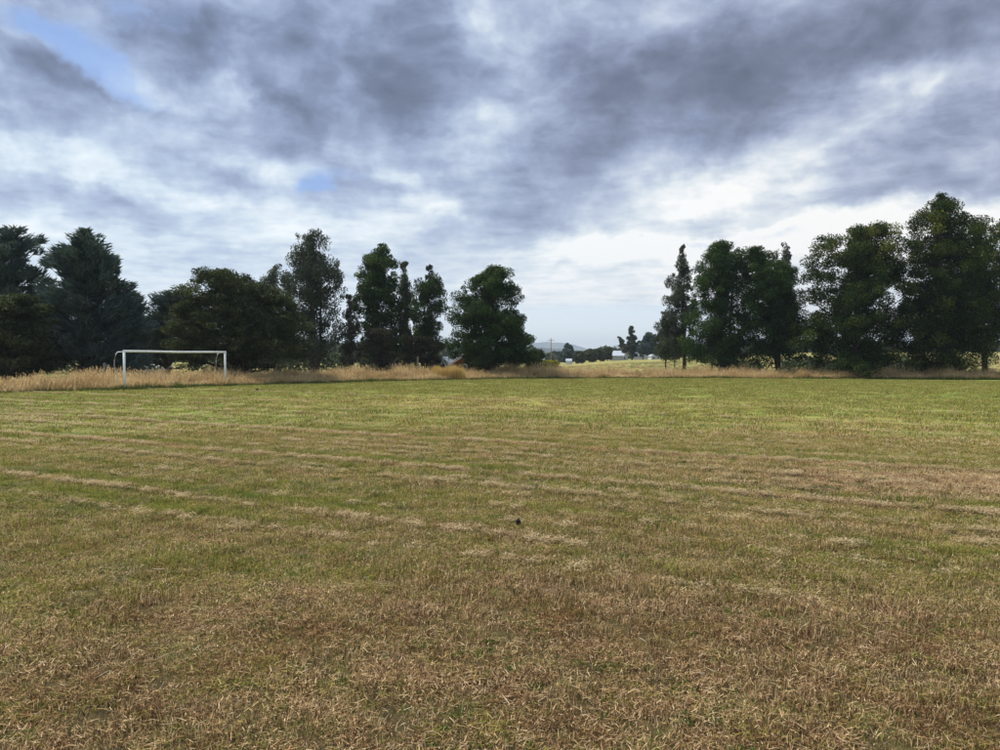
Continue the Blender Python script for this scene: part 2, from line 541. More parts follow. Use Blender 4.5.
# ------------------------------------------------------------------ grass blades as instances of small tufts
def blade_material(name, mode):
    m, n, o = material(name)
    t = n.n('ShaderNodeAttribute', attribute_name='tint').outputs['Fac']
    s = n.n('ShaderNodeAttribute', attribute_name='along').outputs['Fac']
    if mode == 'mown':
        g = field_group(n)
        oi = n.n('ShaderNodeObjectInfo').outputs['Random']
        t2 = n.math('FRACT', n.math('MULTIPLY_ADD', oi, 7.13, t))
        isdry = n.maprange(n.math('SUBTRACT', g['Dry'], t), -.12, .12, 0, 1)
        green = n.ramp(t2, [(0, (.040, .080, .020, 1)), (.25, (.115, .175, .040, 1)), (.6, (.29, .30, .070, 1)), (1, (.54, .47, .13, 1))])
        green = n.mix(n.math('MULTIPLY', g['Lush'], .75), green, n.mix(t, (.045, .105, .028, 1), (.11, .18, .05, 1)))
        straw = n.ramp(t2, [(0, (.13, .08, .042, 1)), (.22, (.36, .235, .12, 1)), (.5, (.62, .42, .22, 1)), (.8, (.78, .56, .32, 1)), (1, (.90, .74, .50, 1))])
        brn = n.ramp(t2, [(0, (.035, .022, .014, 1)), (.3, (.12, .070, .036, 1)), (.65, (.34, .205, .10, 1)), (1, (.62, .41, .21, 1))])
        straw = n.mix(n.maprange(n.math('SUBTRACT', g['Brown'], t2), -.15, .15, 0, 1), straw, brn)
        c = n.mix(isdry, green, straw)
    elif mode == 'tall':
        wp = n.n('ShaderNodeNewGeometry').outputs['Position']
        pn = n.noise(wp, .45, 4, .6)
        f = n.math('MULTIPLY_ADD', n.math('SUBTRACT', pn, .5), 1.3, t)
        c = n.ramp(f, [(.0, (.24, .165, .075, 1)), (.3, (.42, .30, .15, 1)), (.6, (.58, .44, .235, 1)), (.85, (.68, .54, .31, 1)), (1, (.72, .60, .39, 1))])
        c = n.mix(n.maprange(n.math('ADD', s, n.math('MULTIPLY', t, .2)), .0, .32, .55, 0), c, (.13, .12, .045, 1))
    elif mode == 'weed':
        c = n.ramp(t, [(.0, (.06, .10, .028, 1)), (.5, (.12, .175, .045, 1)), (.9, (.24, .27, .07, 1)), (1, (.30, .28, .08, 1))])
    elif mode == 'clip':
        c = n.ramp(t, [(.0, (.26, .19, .11, 1)), (.3, (.44, .34, .20, 1)), (.7, (.58, .46, .29, 1)), (1, (.70, .60, .42, 1))])
    elif mode == 'yellow':
        c = n.ramp(t, [(.0, (.40, .27, .09, 1)), (.5, (.58, .41, .15, 1)), (1, (.72, .55, .26, 1))])
    elif mode == 'verge':
        c = n.ramp(t, [(.0, (.045, .085, .022, 1)), (.6, (.09, .13, .035, 1)), (1, (.17, .18, .06, 1))])
    elif mode == 'bracken':
        c = n.ramp(t, [(.0, (.10, .055, .030, 1)), (.6, (.19, .11, .06, 1)), (1, (.28, .18, .10, 1))])
    d1 = n.n('ShaderNodeBsdfDiffuse')
    n.put(d1.inputs[0], c)
    d2 = n.n('ShaderNodeBsdfTranslucent')
    n.put(d2.inputs[0], c)
    mx = n.n('ShaderNodeMixShader')
    mx.inputs[0].default_value = .45 if mode == 'tall' else .30
    n.put(mx.inputs[1], d1.outputs[0])
    n.put(mx.inputs[2], d2.outputs[0])
    n.put(o.inputs[0], mx.outputs[0])
    return m


def make_tuft(name, mat, count, rad, lmin, lmax, width, lean, seed, heads=0.0, lying=0.0):
    """many curved tapering blades (3 triangles each) around the origin"""
    r = np.random.RandomState(seed)
    a = r.rand(count) * 2 * np.pi
    rr = rad * np.sqrt(r.rand(count))
    base = np.stack([rr * np.cos(a), rr * np.sin(a), np.full(count, -.003)], -1)
    yaw = r.rand(count) * 2 * np.pi
    length = lmin + (lmax - lmin) * r.rand(count) ** 1.6
    tilt = np.abs(r.randn(count)) * lean
    ly = r.rand(count) < lying
    tilt = np.where(ly, 1.25 + .3 * r.rand(count), np.minimum(tilt, 1.3))
    base[:, 2] += np.where(ly, .01 + .03 * r.rand(count), 0)
    h = np.stack([np.cos(yaw), np.sin(yaw), np.zeros(count)], -1)
    up = np.array([0, 0, 1.0])
    d1 = h * np.sin(tilt)[:, None] + up * np.cos(tilt)[:, None]
    tilt2 = tilt + np.where(ly, .12, .30) * (.4 + r.rand(count))
    d2 = h * np.sin(tilt2)[:, None] + up * np.cos(tilt2)[:, None]
    sid = yaw + np.pi / 2 + (r.rand(count) - .5) * 1.6
    side = np.stack([np.cos(sid), np.sin(sid), np.zeros(count)], -1)
    w = width * (.6 + .8 * r.rand(count))[:, None]
    midp = base + d1 * (length * .55)[:, None]
    tip = midp + d2 * (length * .45)[:, None]
    wm = w * (1.4 if heads else .8)
    v = np.stack([base - side * w / 2, base + side * w / 2, midp - side * wm / 2, midp + side * wm / 2, tip], 1).reshape(-1, 3)
    k = np.arange(count)[:, None, None] * 5
    t = (np.array([[0, 1, 3], [0, 3, 2], [2, 3, 4]])[None] + k).reshape(-1, 3)
    tints = np.repeat(r.rand(count), 5)
    along = np.tile([0, 0, .55, .55, 1.0], count)
    if heads:
        nh = int(count * heads)
        hb = tip[:nh] - d2[:nh] * .05
        ht = tip[:nh] + d2[:nh] * .10
        hs = side[:nh] * .012
        hv = np.stack([hb, (hb + ht) / 2 - hs, ht, (hb + ht) / 2 + hs], 1).reshape(-1, 3)
        k2 = np.arange(nh)[:, None, None] * 4 + len(v)
        t = np.concatenate([t, (np.array([[0, 1, 2], [0, 2, 3]])[None] + k2).reshape(-1, 3)])
        v = np.concatenate([v, hv])
        tints = np.concatenate([tints, np.repeat(np.clip(r.rand(nh) * .5 + .4, 0, 1), 4)])
        along = np.concatenate([along, np.ones(nh * 4)])
    me = tri_mesh(name, v, t, mat)
    attr(me, 'tint', tints)
    attr(me, 'along', along)
    return bpy.data.objects.new(name, me)


def scatter(name, pts, rots, scales, protos, label=None, kind='stuff', parent=None):
    """one object whose vertices carry instances of the tufts"""
    me = bpy.data.meshes.new(name)
    me.vertices.add(len(pts))
    me.vertices.foreach_set('co', np.asarray(pts, dtype=np.float32).ravel())
    a = me.attributes.new('rot', 'FLOAT_VECTOR', 'POINT')
    a.data.foreach_set('vector', np.asarray(rots, dtype=np.float32).ravel())
    a = me.attributes.new('scl', 'FLOAT_VECTOR', 'POINT')
    a.data.foreach_set('vector', np.asarray(scales, dtype=np.float32).ravel())
    a = me.attributes.new('pick', 'INT', 'POINT')
    a.data.foreach_set('value', rng.randint(0, len(protos), len(pts)).astype(np.int32))
    o = link(bpy.data.objects.new(name, me), parent)
    ng = bpy.data.node_groups.new(name + "_scatter", 'GeometryNodeTree')
    ng.interface.new_socket("Geometry", in_out='INPUT', socket_type='NodeSocketGeometry')
    ng.interface.new_socket("Geometry", in_out='OUTPUT', socket_type='NodeSocketGeometry')
    gi, go = ng.nodes.new('NodeGroupInput'), ng.nodes.new('NodeGroupOutput')
    jn = ng.nodes.new('GeometryNodeJoinGeometry')
    for p in protos[::-1]:
        oi = ng.nodes.new('GeometryNodeObjectInfo')
        oi.inputs['Object'].default_value = p
        oi.inputs['As Instance'].default_value = True
        ng.links.new(oi.outputs['Geometry'], jn.inputs[0])
    inst = ng.nodes.new('GeometryNodeInstanceOnPoints')
    ng.links.new(gi.outputs[0], inst.inputs['Points'])
    ng.links.new(jn.outputs[0], inst.inputs['Instance'])
    inst.inputs['Pick Instance'].default_value = True
    for an, typ, sock in (('pick', 'INT', 'Instance Index'), ('rot', 'FLOAT_VECTOR', 'Rotation'), ('scl', 'FLOAT_VECTOR', 'Scale')):
        na = ng.nodes.new('GeometryNodeInputNamedAttribute')
        na.data_type = typ
        na.inputs['Name'].default_value = an
        ng.links.new([s for s in na.outputs if s.enabled and s.name == 'Attribute'][0], inst.inputs[sock])
    ng.links.new(inst.outputs[0], go.inputs[0])
    md = o.modifiers.new("scatter", 'NODES')
    md.node_group = ng
    tag(o, label, None, None, kind)
    return o


m_mown = blade_material("mown_grass_blades", 'mown')
m_weed = blade_material("clover_leaves", 'weed')
m_clip = blade_material("dry_clippings", 'clip')
near_protos = [make_tuft("mown_tuft", m_mown, 210, .105, .008, .058, .0027, .55, 20 + i, lying=.20) for i in range(6)]
far_protos = [make_tuft("mown_tuft_coarse", m_mown, 120, .28, .03, .085, .008, .6, 40 + i, lying=.3) for i in range(5)]


def field_points(r0, r1, dens, half_margin=1.12):
    """random points in the mown field, between two distances, inside a widened view wedge"""
    amax = math.atan(500 / F) * half_margin + .03
    area = amax * (r1 * r1 - r0 * r0)
    k = int(area * dens)
    a = (rng.rand(k) * 2 - 1) * amax
    r = np.sqrt(r0 * r0 + rng.rand(k) * (r1 * r1 - r0 * r0))
    x, y = r * np.sin(a), r * np.cos(a)
    keep = y < edge_dist_sign(x, y) + .8
    return x[keep], y[keep]


def put_points(x, y, smin, smax, sink=0.0, tilt=.0, zs=(1, 1)):
    k = len(x)
    pts = np.stack([x, y, height(x, y) - sink], -1)
    rot = np.stack([rng.randn(k) * tilt, rng.randn(k) * tilt, rng.rand(k) * 6.283], -1)
    s = smin + (smax - smin) * rng.rand(k)
    z = zs[0] + (zs[1] - zs[0]) * rng.rand(k)
    return pts, rot, np.stack([s, s, s * z], -1)


xa, ya = field_points(1.2, 9.0, 150, 1.3)
tuftyn = vnoise(xa * 2.2, ya * 2.2)
p, r_, s_ = put_points(xa, ya, .8, 1.25, zs=(.75, 1.2))
s_[:, 2] *= (.55 + .6 * tuftyn) * (.35 + 1.35 * vnoise(xa * 5.5 + 3, ya * 5.5))
s_[:, 2] = np.maximum(s_[:, 2], .6)
xb, yb = field_points(9.0, 17.0, 58, 1.15)
p2, r2, s2 = put_points(xb, yb, 1.0, 1.5, zs=(.7, 1.1))
s2[:, 2] *= (.45 + .7 * vnoise(xb * 1.4, yb * 1.4)) * (.4 + 1.4 * vnoise(xb * 4.1, yb * 4.1))
s2[:, 2] = np.maximum(s2[:, 2], .5)
grass = scatter("grass", np.concatenate([p, p2]), np.concatenate([r_, r2]), np.concatenate([s_, s2]), near_protos)
xc, yc = field_points(16.0, 62.0, 8.5, 1.1)
p3, r3, s3 = put_points(xc, yc, .9, 1.5, zs=(.5, 1.0))
s3[:, 2] *= .25 + 1.5 * vnoise(xc * 2.3, yc * 1.6)
grass_far = scatter("grass", p3, r3, s3, far_protos)
print("tufts", len(p), len(p2), len(p3))

# low broad-leaved weeds and clover in patches
weed_protos = [make_tuft("clover_patch", m_weed, 46, .055, .010, .030, .011, .8, 140 + i) for i in range(4)]
xw, yw = field_points(1.6, 13.0, 70, 1.2)
kp = (vnoise(xw * 1.1 + 50, yw * 1.1) * .35 + vnoise(xw * 7 + 9, yw * 7) * .65) > .60 - .02 * sstep(4, 9, yw)
p, r_, s_ = put_points(xw[kp], yw[kp], .4, .95, tilt=.1, sink=-.006)
weeds = scatter("clover_weeds", p, r_, s_, weed_protos)
# rows of dry clippings left by the mower
clip_protos = [make_tuft("clipping_heap", m_clip, 60, .07, .02, .06, .0038, .9, 120 + i, lying=.85) for i in range(4)]
cx0, cy0 = [], []
ct, st = math.cos(R(27.5)), math.sin(R(27.5))
for c0, wd_, dens_, u0, u1 in [(5.95, .06, 15, -12, -2.2), (5.2, .08, 6, -9, 0), (9.15, .10, 22, -22, 9), (8.2, .08, 14, -16, 6), (12.3, .13, 22, -30, 12), (10.9, .10, 14, -26, 12),
                               (16.2, .2, 9, -40, 20), (20.5, .25, 8, -44, 24), (25.5, .3, 7, -40, 30), (14.0, .15, 5, -30, 12), (7.1, .06, 4, -12, 4), (7.7, .05, 4, -14, 5), (8.5, .05, 5, -18, 6), (9.9, .05, 6, -20, 8), (10.4, .05, 4, -20, 9), (11.5, .06, 5, -24, 9), (13.2, .07, 6, -30, 12), (15, .08, 5, -34, 16), (18, .1, 5, -40, 20), (6.5, .05, 3, -11, 2), (10.9, .8, 34, -.5, 5), (11.6, .3, 12, 0, 6)]:
    k = int((u1 - u0) * dens_)
    u = u0 + (u1 - u0) * rng.rand(k)
    v = c0 + wd_ * .55 * rng.randn(k) + (vnoise(u / 4.0, u * 0 + c0) - .5) * .14
    keep = vnoise(u / 1.6, u * 0 + c0 * 3) > .22
    u, v = u[keep], v[keep]
    # the rows run down to the right in the picture
    cx0.append(u * ct + v * st)
    cy0.append(-u * st + v * ct)
cx0, cy0 = np.concatenate(cx0), np.concatenate(cy0)
kp = (cy0 > 2.5) & (cy0 < edge_dist_sign(cx0, cy0))
p, r_, s_ = put_points(cx0[kp], cy0[kp], .8, 1.4, tilt=.08, sink=-.018)
s_ = s_ * (1 + .6 * sstep(12, 25, np.hypot(p[:, 0], p[:, 1])))[:, None]
clippings = scatter("mown_clippings", p, r_, s_, clip_protos)

# ---- the unmown strip along the edge
m_tall = blade_material("dry_tall_grass", 'tall')
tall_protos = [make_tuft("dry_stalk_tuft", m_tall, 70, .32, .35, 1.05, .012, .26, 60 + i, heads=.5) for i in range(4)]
ea = np.array(EDGE)
seg = np.linalg.norm(np.diff(ea, axis=0), axis=1)
cum = np.concatenate([[0], np.cumsum(seg)])


def strip_points(dens, w0, w1):
    k = int(cum[-1] * (w1 - w0) * dens)
    t = rng.rand(k) * cum[-1]
    x = np.interp(t, cum, ea[:, 0])
    y = np.interp(t, cum, ea[:, 1])
    i = np.clip(np.searchsorted(cum, t) - 1, 0, len(seg) - 1)
    tx, ty = (ea[i + 1] - ea[i]).T / seg[i]
    off = w0 + (w1 - w0) * rng.rand(k)
    off = off + (vnoise(t / 2.1, t * 0 + 3) - .5) * .9
    x, y = x - ty * off, y + tx * off
    ang = np.abs(np.arctan2(x, y)) < R(48)
    return x[ang], y[ang], t[ang], off[ang]


xs_, ys_, ts_, of_ = strip_points(11, .3, 5.5)
p, r_, s_ = put_points(xs_, ys_, .75, 1.15, tilt=.10)
s_[:, 2] *= (.42 + .95 * vnoise(ts_ / 1.3, of_ / 1.2 + 9) * (.6 + .7 * vnoise(ts_ / 6.0, of_ * 0))) * (.62 + .38 * sstep(0.2, 2.2, of_)) * (.84 - .02 * sstep(-6, 4, xs_))
# a little lower towards the right, taller clumps to the left
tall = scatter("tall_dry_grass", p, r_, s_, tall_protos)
m_verge = blade_material("green_verge_blades", 'verge')
verge_protos = [make_tuft("verge_tuft", m_verge, 90, .30, .10, .30, .012, .45, 80 + i) for i in range(3)]
xs_, ys_, ts_, of_ = strip_points(14, -.15, .75)
p, r_, s_ = put_points(xs_, ys_, .6, 1.2, tilt=.1)
s_[:, 2] *= .45 + .9 * vnoise(ts_ / 2.6, of_ * 0 + 19)
verge = scatter("verge_grass", p, r_, s_, verge_protos)
m_brack = blade_material("brown_bracken_fronds", 'bracken')
brack_protos = [make_tuft("bracken_tuft", m_brack, 80, .35, .3, .8, .03, .5, 90 + i) for i in range(3)]
xs_, ys_, ts_, of_ = strip_points(3.2, 1.0, 8.5)
kk = (vnoise(ts_ / 3.0, of_ / 2.0) > .52)
p, r_, s_ = put_points(xs_[kk], ys_[kk], .5, .9, tilt=.15)
brack = scatter("bracken", p, r_, s_, brack_protos)
# sparse rough grass on the pasture behind, thinning out
k = 9000
xx = (rng.rand(k) - .45) * 150
yy = 60 + rng.rand(k) ** 1.3 * 70
kp = yy > edge_dist_sign(xx, yy) + 4
m_rough = blade_material("pasture_blades", 'mown')
p, r_, s_ = put_points(xx[kp], yy[kp], .6, 1.1, tilt=.1)
s_[:, 2] *= .38
rough = scatter("pasture_grass", p, r_, s_, [tall_protos[0], verge_protos[1], verge_protos[0], verge_protos[2]])

# the yellower, taller block of dry reed in the strip
m_yel = blade_material("yellow_reed_blades", 'yellow')


def reed_clump(name, x0, x1, Y, depth, h, n_, seed, wd=.022):
    r = np.random.RandomState(seed)
    t = make_tuft(name, m_yel, n_, 1.0, h * .82, h, wd, .05, seed)
    me = t.data
    co = np.zeros(len(me.vertices) * 3, dtype=np.float32)
    me.vertices.foreach_get('co', co)
    co = co.reshape(-1, 5, 3)
    bx, by = r.rand(n_), r.rand(n_)
    co[:, :, 2] *= (.62 + .5 * vnoise(bx * 6 + seed, by * 2))[:, None]
    bx = np.clip(bx + .03 * r.randn(n_), -.06, 1.08)
    tgtx, tgty = x0 + (x1 - x0) * bx, Y + depth * by
    cx = (co[:, 0] + co[:, 1]) / 2
    co[:, :, 0] += (tgtx - cx[:, 0])[:, None]
    co[:, :, 1] += (tgty - cx[:, 1])[:, None]
    co = co.reshape(-1, 3)
    me.vertices.foreach_set('co', co.ravel())
    me.update()
    link(t)
    return t


Yr = 54.6
xl, xr = at(432, 375, Yr).x, at(463, 375, Yr).x
reed = reed_clump("reed_clump", xl, xr, Yr, 2.0, CAM_H + (358.3 - 364.2) / F * Yr + .10, 2600, 5)
tag(reed, "block of tall yellow dry reeds in the strip by the dense pyramid tree", "reeds")

# ------------------------------------------------------------------ trees
def tube(p0, p1, r0, r1, sides=6):
    d = (p1 - p0)
    d = d / (np.linalg.norm(d) + 1e-9)
    a = np.cross(d, [0, 0, 1.0] if abs(d[2]) < .9 else [1.0, 0, 0])
    a /= np.linalg.norm(a)
    b = np.cross(d, a)
    ang = np.arange(sides) * 2 * np.pi / sides
    ring = np.cos(ang)[:, None] * a + np.sin(ang)[:, None] * b
    v = np.concatenate([p0 + ring * r0, p1 + ring * r1])
    i = np.arange(sides)
    j = (i + 1) % sides
    return v, np.stack([i, j, j + sides, i + sides], -1)


class Wood:
    def __init__(self):
        self.v, self.q, self.n = [], [], 0

    def limb(self, pts, r0, r1, sides=6):
        k = len(pts) - 1
        for i in range(k):
            ra = r0 + (r1 - r0) * i / k
            rb = r0 + (r1 - r0) * (i + 1) / k
            v, q = tube(np.asarray(pts[i], float), np.asarray(pts[i + 1], float), ra, rb, sides)
            self.v.append(v)
            self.q.append(q + self.n)
            self.n += len(v)

    def mesh(self, name, mat):
        return quad_mesh(name, np.concatenate(self.v), np.concatenate(self.q), mat, smooth=True)


def bark_material(name, dark, light):
    m, n, o = material(name)
    tcn = n.n('ShaderNodeTexCoord').outputs['Object']
    x, y, z = n.separate(tcn)
    st = n.noise(n.combine(n.math('MULTIPLY', x, 5), n.math('MULTIPLY', y, 5), z), 1.6, 5, .65)
    b = principled(n, n.ramp(st, [(.35, dark), (.65, light)]), .9, .15)
    bp = n.n('ShaderNodeBump')
    bp.inputs['Strength'].default_value = .5
    bp.inputs['Distance'].default_value = .03
    n.put(bp.inputs['Height'], st)
    n.put(b.inputs['Normal'], bp.outputs[0])
    n.put(o.inputs[0], b.outputs[0])
    return m


def leaf_material(name, stops, trans=.25, rough=.5):
    m, n, o = material(name)
    t = n.n('ShaderNodeAttribute', attribute_name='tint').outputs['Fac']
    c = n.ramp(t, stops)
    d1 = principled(n, c, .75, .08)
    d2 = n.n('ShaderNodeBsdfTranslucent')
    n.put(d2.inputs[0], n.mix(1.0, c, (1.2, 1.25, .7, 1), 'MULTIPLY'))
    mx = n.n('ShaderNodeMixShader')
    mx.inputs[0].default_value = trans
    n.put(mx.inputs[1], d1.outputs[0])
    n.put(mx.inputs[2], d2.outputs[0])
    n.put(o.inputs[0], mx.outputs[0])
    return m


M_bark = bark_material("dark_rough_bark", (.035, .028, .022, 1), (.10, .08, .06, 1))
M_gum = bark_material("pale_gum_bark", (.10, .085, .07, 1), (.30, .26, .22, 1))
LEAF = {
    'cypress': leaf_material("blue_grey_cypress_sprays", [(0, (0.053, 0.085, 0.085, 1)), (.5, (0.079, 0.114, 0.111, 1)), (1, (0.131, 0.166, 0.172, 1))], .12),
    'olive': leaf_material("dark_olive_foliage", [(0, (0.034, 0.051, 0.029, 1)), (.5, (0.061, 0.082, 0.041, 1)), (1, (0.122, 0.139, 0.065, 1))], .15),
    'gum': leaf_material("grey_green_gum_leaves", [(0, (0.044, 0.060, 0.048, 1)), (.5, (0.069, 0.088, 0.060, 1)), (1, (0.119, 0.131, 0.094, 1))], .22),
    'green': leaf_material("deep_green_leaves", [(0, (0.019, 0.041, 0.014, 1)), (.5, (0.037, 0.071, 0.021, 1)), (1, (0.101, 0.149, 0.045, 1))], .28),
    'acacia': leaf_material("sunlit_tinted_leaves", [(0, (0.014, 0.029, 0.011, 1)), (.45, (0.030, 0.054, 0.016, 1)), (.8, (0.090, 0.116, 0.029, 1)), (1, (0.188, 0.197, 0.044, 1))], .28),  # yellow end of the ramp stands in for sunlit foliage
    'shrub': leaf_material("brownish_shrub_leaves", [(0, (0.040, 0.040, 0.030, 1)), (.6, (0.070, 0.065, 0.045, 1)), (1, (0.110, 0.100, 0.060, 1))], .2),
    'yellow': leaf_material("yellow_green_bush_leaves", [(0, (.20, .20, .03, 1)), (.5, (.34, .32, .05, 1)), (1, (.50, .45, .10, 1))], .3),
}


def build_tree(name, label, Y, prof, kind, leaf='clump', nclump=150, nleaf=22000, size=.16, crad=.75, bark=None,
               trunk_px=None, trunk_r=.22, seed=1, group=None, depth=.85, cat='tree', tintbias=0.0, stems=1, hollow=.35, toplight=.0, base_z=None, lobe=None, fill=3.8):
    """prof: rows (py, left px, right px) of the crown as seen from the camera at distance Y; built as a full round crown."""
    r = np.random.RandomState(seed)
    prof = sorted(prof)
    zs = np.array([at(500, p[0], Y).z for p in prof])
    xls = np.array([at(p[1], p[0], Y).x for p in prof])
    xrs = np.array([at(p[2], p[0], Y).x for p in prof])
    o = np.argsort(zs)
    zs, xls, xrs = zs[o], xls[o], xrs[o]
    tx = at(trunk_px, 370, Y).x if trunk_px is not None else (xls[0] + xrs[0]) / 2
    gz = float(height(tx, Y)) if base_z is None else base_z
    root = link(bpy.data.objects.new(name, None))
    root.location = (tx, Y, gz)
    root.empty_display_size = .5
    tag(root, label, cat, group)
    org = np.array([tx, Y, gz])
    zmin, zmax = zs[0], zs[-1]
    # lobes fill the crown, clumps of leaves sit on the lobes
    halfw = (xrs - xls) / 2
    hw_ = lambda z: np.interp(z, zs, halfw)
    cx_ = lambda z: np.interp(z, zs, (xrs + xls) / 2)
    zg = np.linspace(zmin, zmax, 60)
    pr = np.maximum(hw_(zg), .2) ** 1.5
    pr /= pr.sum()
    lobe = lobe or crad * 2.0
    area = float(np.sum(hw_(zg)) * 2 * (zmax - zmin) / 60)
    nlobe = int(max(6, fill * area / (lobe * lobe)))
    zl = r.choice(zg, nlobe, p=pr)
    thl = r.rand(nlobe) * 2 * np.pi
    # lobes along both flanks and at the tip keep the outline of the crown
    nf = max(4, int((zmax - zmin) / (lobe * .55)))
    zf = np.linspace(zmin + lobe * .3, zmax, nf)
    zl = np.concatenate([zl, zf, zf + lobe * .2, [zmax, zmax]])
    thl = np.concatenate([thl, r.randn(nf) * .5, np.pi + r.randn(nf) * .5, [0, 3.1]])
    nlobe = len(zl)
    lr = lobe * (.6 + .6 * r.rand(nlobe))
    wl = hw_(np.clip(zl, zmin, zmax))
    lr = np.minimum(lr, np.maximum(wl * .72, .25))
    zl = np.minimum(zl, zmax - lr * .55)
    zl = np.maximum(zl, zmin + lr * .45)
    wl = hw_(zl)
    lr = np.minimum(lr, np.maximum(wl * .8, .25))
    ul = np.where(np.arange(nlobe) < nlobe - 2 * nf - 2, hollow + (1 - hollow) * r.rand(nlobe) ** .6, 1.0)
    rl = np.maximum(wl - lr * .64, 0) * ul
    LC = np.stack([cx_(zl) + rl * np.cos(thl), Y + depth * rl * np.sin(thl), zl], -1)
    li = r.choice(nlobe, nclump, p=lr ** 1.3 / (lr ** 1.3).sum())
    dv_ = r.randn(nclump, 3)
    dv_[:, 2] = np.where(r.rand(nclump) < .7, np.abs(dv_[:, 2]), dv_[:, 2])
    dv_ /= np.linalg.norm(dv_, axis=1)[:, None]
    C = LC[li] + dv_ * (lr[li] * (.45 + .55 * r.rand(nclump) ** .5))[:, None]
    cr = np.minimum(crad * (.4 + .75 * r.rand(nclump)), lr[li] * .8)
    zc = np.clip(C[:, 2], zmin, zmax)
    C[:, 2] = np.clip(C[:, 2], zmin, zmax - cr * .3)
    lim = np.maximum(hw_(zc) * (1.10 + .07 * r.randn(nclump)) - cr * .4, .05)
    dx = C[:, 0] - cx_(zc)
    C[:, 0] = cx_(zc) + np.clip(dx, -lim, lim)
    ctl = .16 * r.randn(nlobe)[li]
    ns = max(6, int(nclump * .12))
    za = zmin + (zmax - zmin) * np.linspace(.35, 1.0, ns)
    cra = np.clip(hw_(za) * .8, .16, crad * .9)
    C[:ns] = np.stack([cx_(za) + (r.rand(ns) - .5) * hw_(za) * .5, Y + (r.rand(ns) - .5) * hw_(za) * .5, za - cra * .5], -1)
    cr[:ns] = cra
    zc[:ns] = za
    C[:, 2] = np.maximum(C[:, 2], gz + (.75 if tx > 10 else .40) if zmax - gz > 3 else gz + .3)
    # a line of clumps up the axis so that the top is never detached
    # leaves
    wcl = np.maximum(cr, .3) ** 1.8
    idx = r.choice(nclump, nleaf, p=wcl / wcl.sum())
    dirs = r.randn(nleaf, 3)
    dirs /= np.linalg.norm(dirs, axis=1)[:, None]
    rad_l = cr[idx] * (.25 + .80 * r.rand(nleaf) ** .55)
    sq = np.array([1.0, 1.0, .75]) if leaf != 'layer' else np.array([1.3, 1.3, .6])
    if leaf == 'gum':
        sq = np.array([.85, .85, 1.05])
    P = C[idx] + dirs * rad_l[:, None] * sq
    outw = P - np.array([0, Y, 0])
    outw[:, 0] -= np.interp(P[:, 2], zs, (xrs + xls) / 2)
    outw[:, 2] = 0
    outw /= (np.linalg.norm(outw, axis=1)[:, None] + 1e-6)
    nrm = r.randn(nleaf, 3) + dirs * .8 + np.array([0, 0, .5])
    ax = r.randn(nleaf, 3)
    ls = size * (.55 + .9 * r.rand(nleaf))
    lw = ls * .55
    if leaf == 'spray':      # long upswept sprays pointing outwards
        ax = outw * 1.0 + np.array([0, 0, .55]) + r.randn(nleaf, 3) * .35
        ls = ls * 2.2
        lw = ls * .18
    elif leaf == 'layer':
        ax = outw * 1.0 + np.array([0, 0, .12]) + r.randn(nleaf, 3) * .5
        nrm = np.array([0, 0, 1.0]) + r.randn(nleaf, 3) * .45
        ls = ls * 1.4
        lw = ls * .35
    elif leaf == 'gum':
        ax = np.array([0, 0, -1.0]) + r.randn(nleaf, 3) * .7
        lw = ls * .40
    ax /= np.linalg.norm(ax, axis=1)[:, None]
    sd_ = np.cross(nrm, ax)
    sd_ /= (np.linalg.norm(sd_, axis=1)[:, None] + 1e-6)
    nn = np.cross(ax, sd_)
    hl, hw = (ls / 2)[:, None], (lw / 2)[:, None]
    fold = nn * hw * .5
    v = np.stack([P - ax * hl, P - sd_ * hw + fold, P + ax * hl, P + sd_ * hw + fold], 1) - org
    k = np.arange(nleaf)[:, None, None] * 4
    t = (np.array([[0, 1, 2], [0, 2, 3]])[None] + k).reshape(-1, 3)
    me = tri_mesh(name + "_crown", v.reshape(-1, 3), t, LEAF[kind])
    ctint = np.clip(.36 + .14 * r.randn(nclump) + ctl + tintbias, 0, 1)
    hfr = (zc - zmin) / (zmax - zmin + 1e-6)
    ctint = ctint + toplight * sstep(.55, 1.0, hfr) * (.5 + r.rand(nclump))  # light from above put into the leaf tint: upper clumps coloured paler
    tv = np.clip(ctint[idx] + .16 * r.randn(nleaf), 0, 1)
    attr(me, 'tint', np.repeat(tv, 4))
    crown = link(bpy.data.objects.new("crown", me), root)
    # wood: trunk following the crown axis, limbs reaching into the clumps
    wd = Wood()
    ztop = zmin + (zmax - zmin) * .84
    for s in range(stems):
        off = np.array([(r.rand() - .5) * .5 * (stems > 1) * 2.2, (r.rand() - .5) * .8 * (stems > 1), 0])
        zz = np.linspace(gz - .15, ztop if s == 0 else zmin + (zmax - zmin) * (.5 + .3 * r.rand()), 9)
        ax0 = np.interp(zz, zs, (xrs + xls) / 2)
        f = sstep(gz + .5, gz + (zmax - gz) * .8, zz)
        g_ = np.clip((zz - gz) * .6, 0, 1)
        xx = tx + (ax0 - tx) * f + np.cumsum(r.randn(9)) * .05 + off[0] * 1.5 * g_
        yy = Y + np.cumsum(r.randn(9)) * .05 + off[1] * g_
        pts = np.stack([xx, yy, zz], -1) - org
        wd.limb(pts, trunk_r * (1 if s == 0 else .7), trunk_r * .12, 8)
        nl = min(nclump, 46 // stems)
        pick = r.choice(nclump, nl, replace=False)
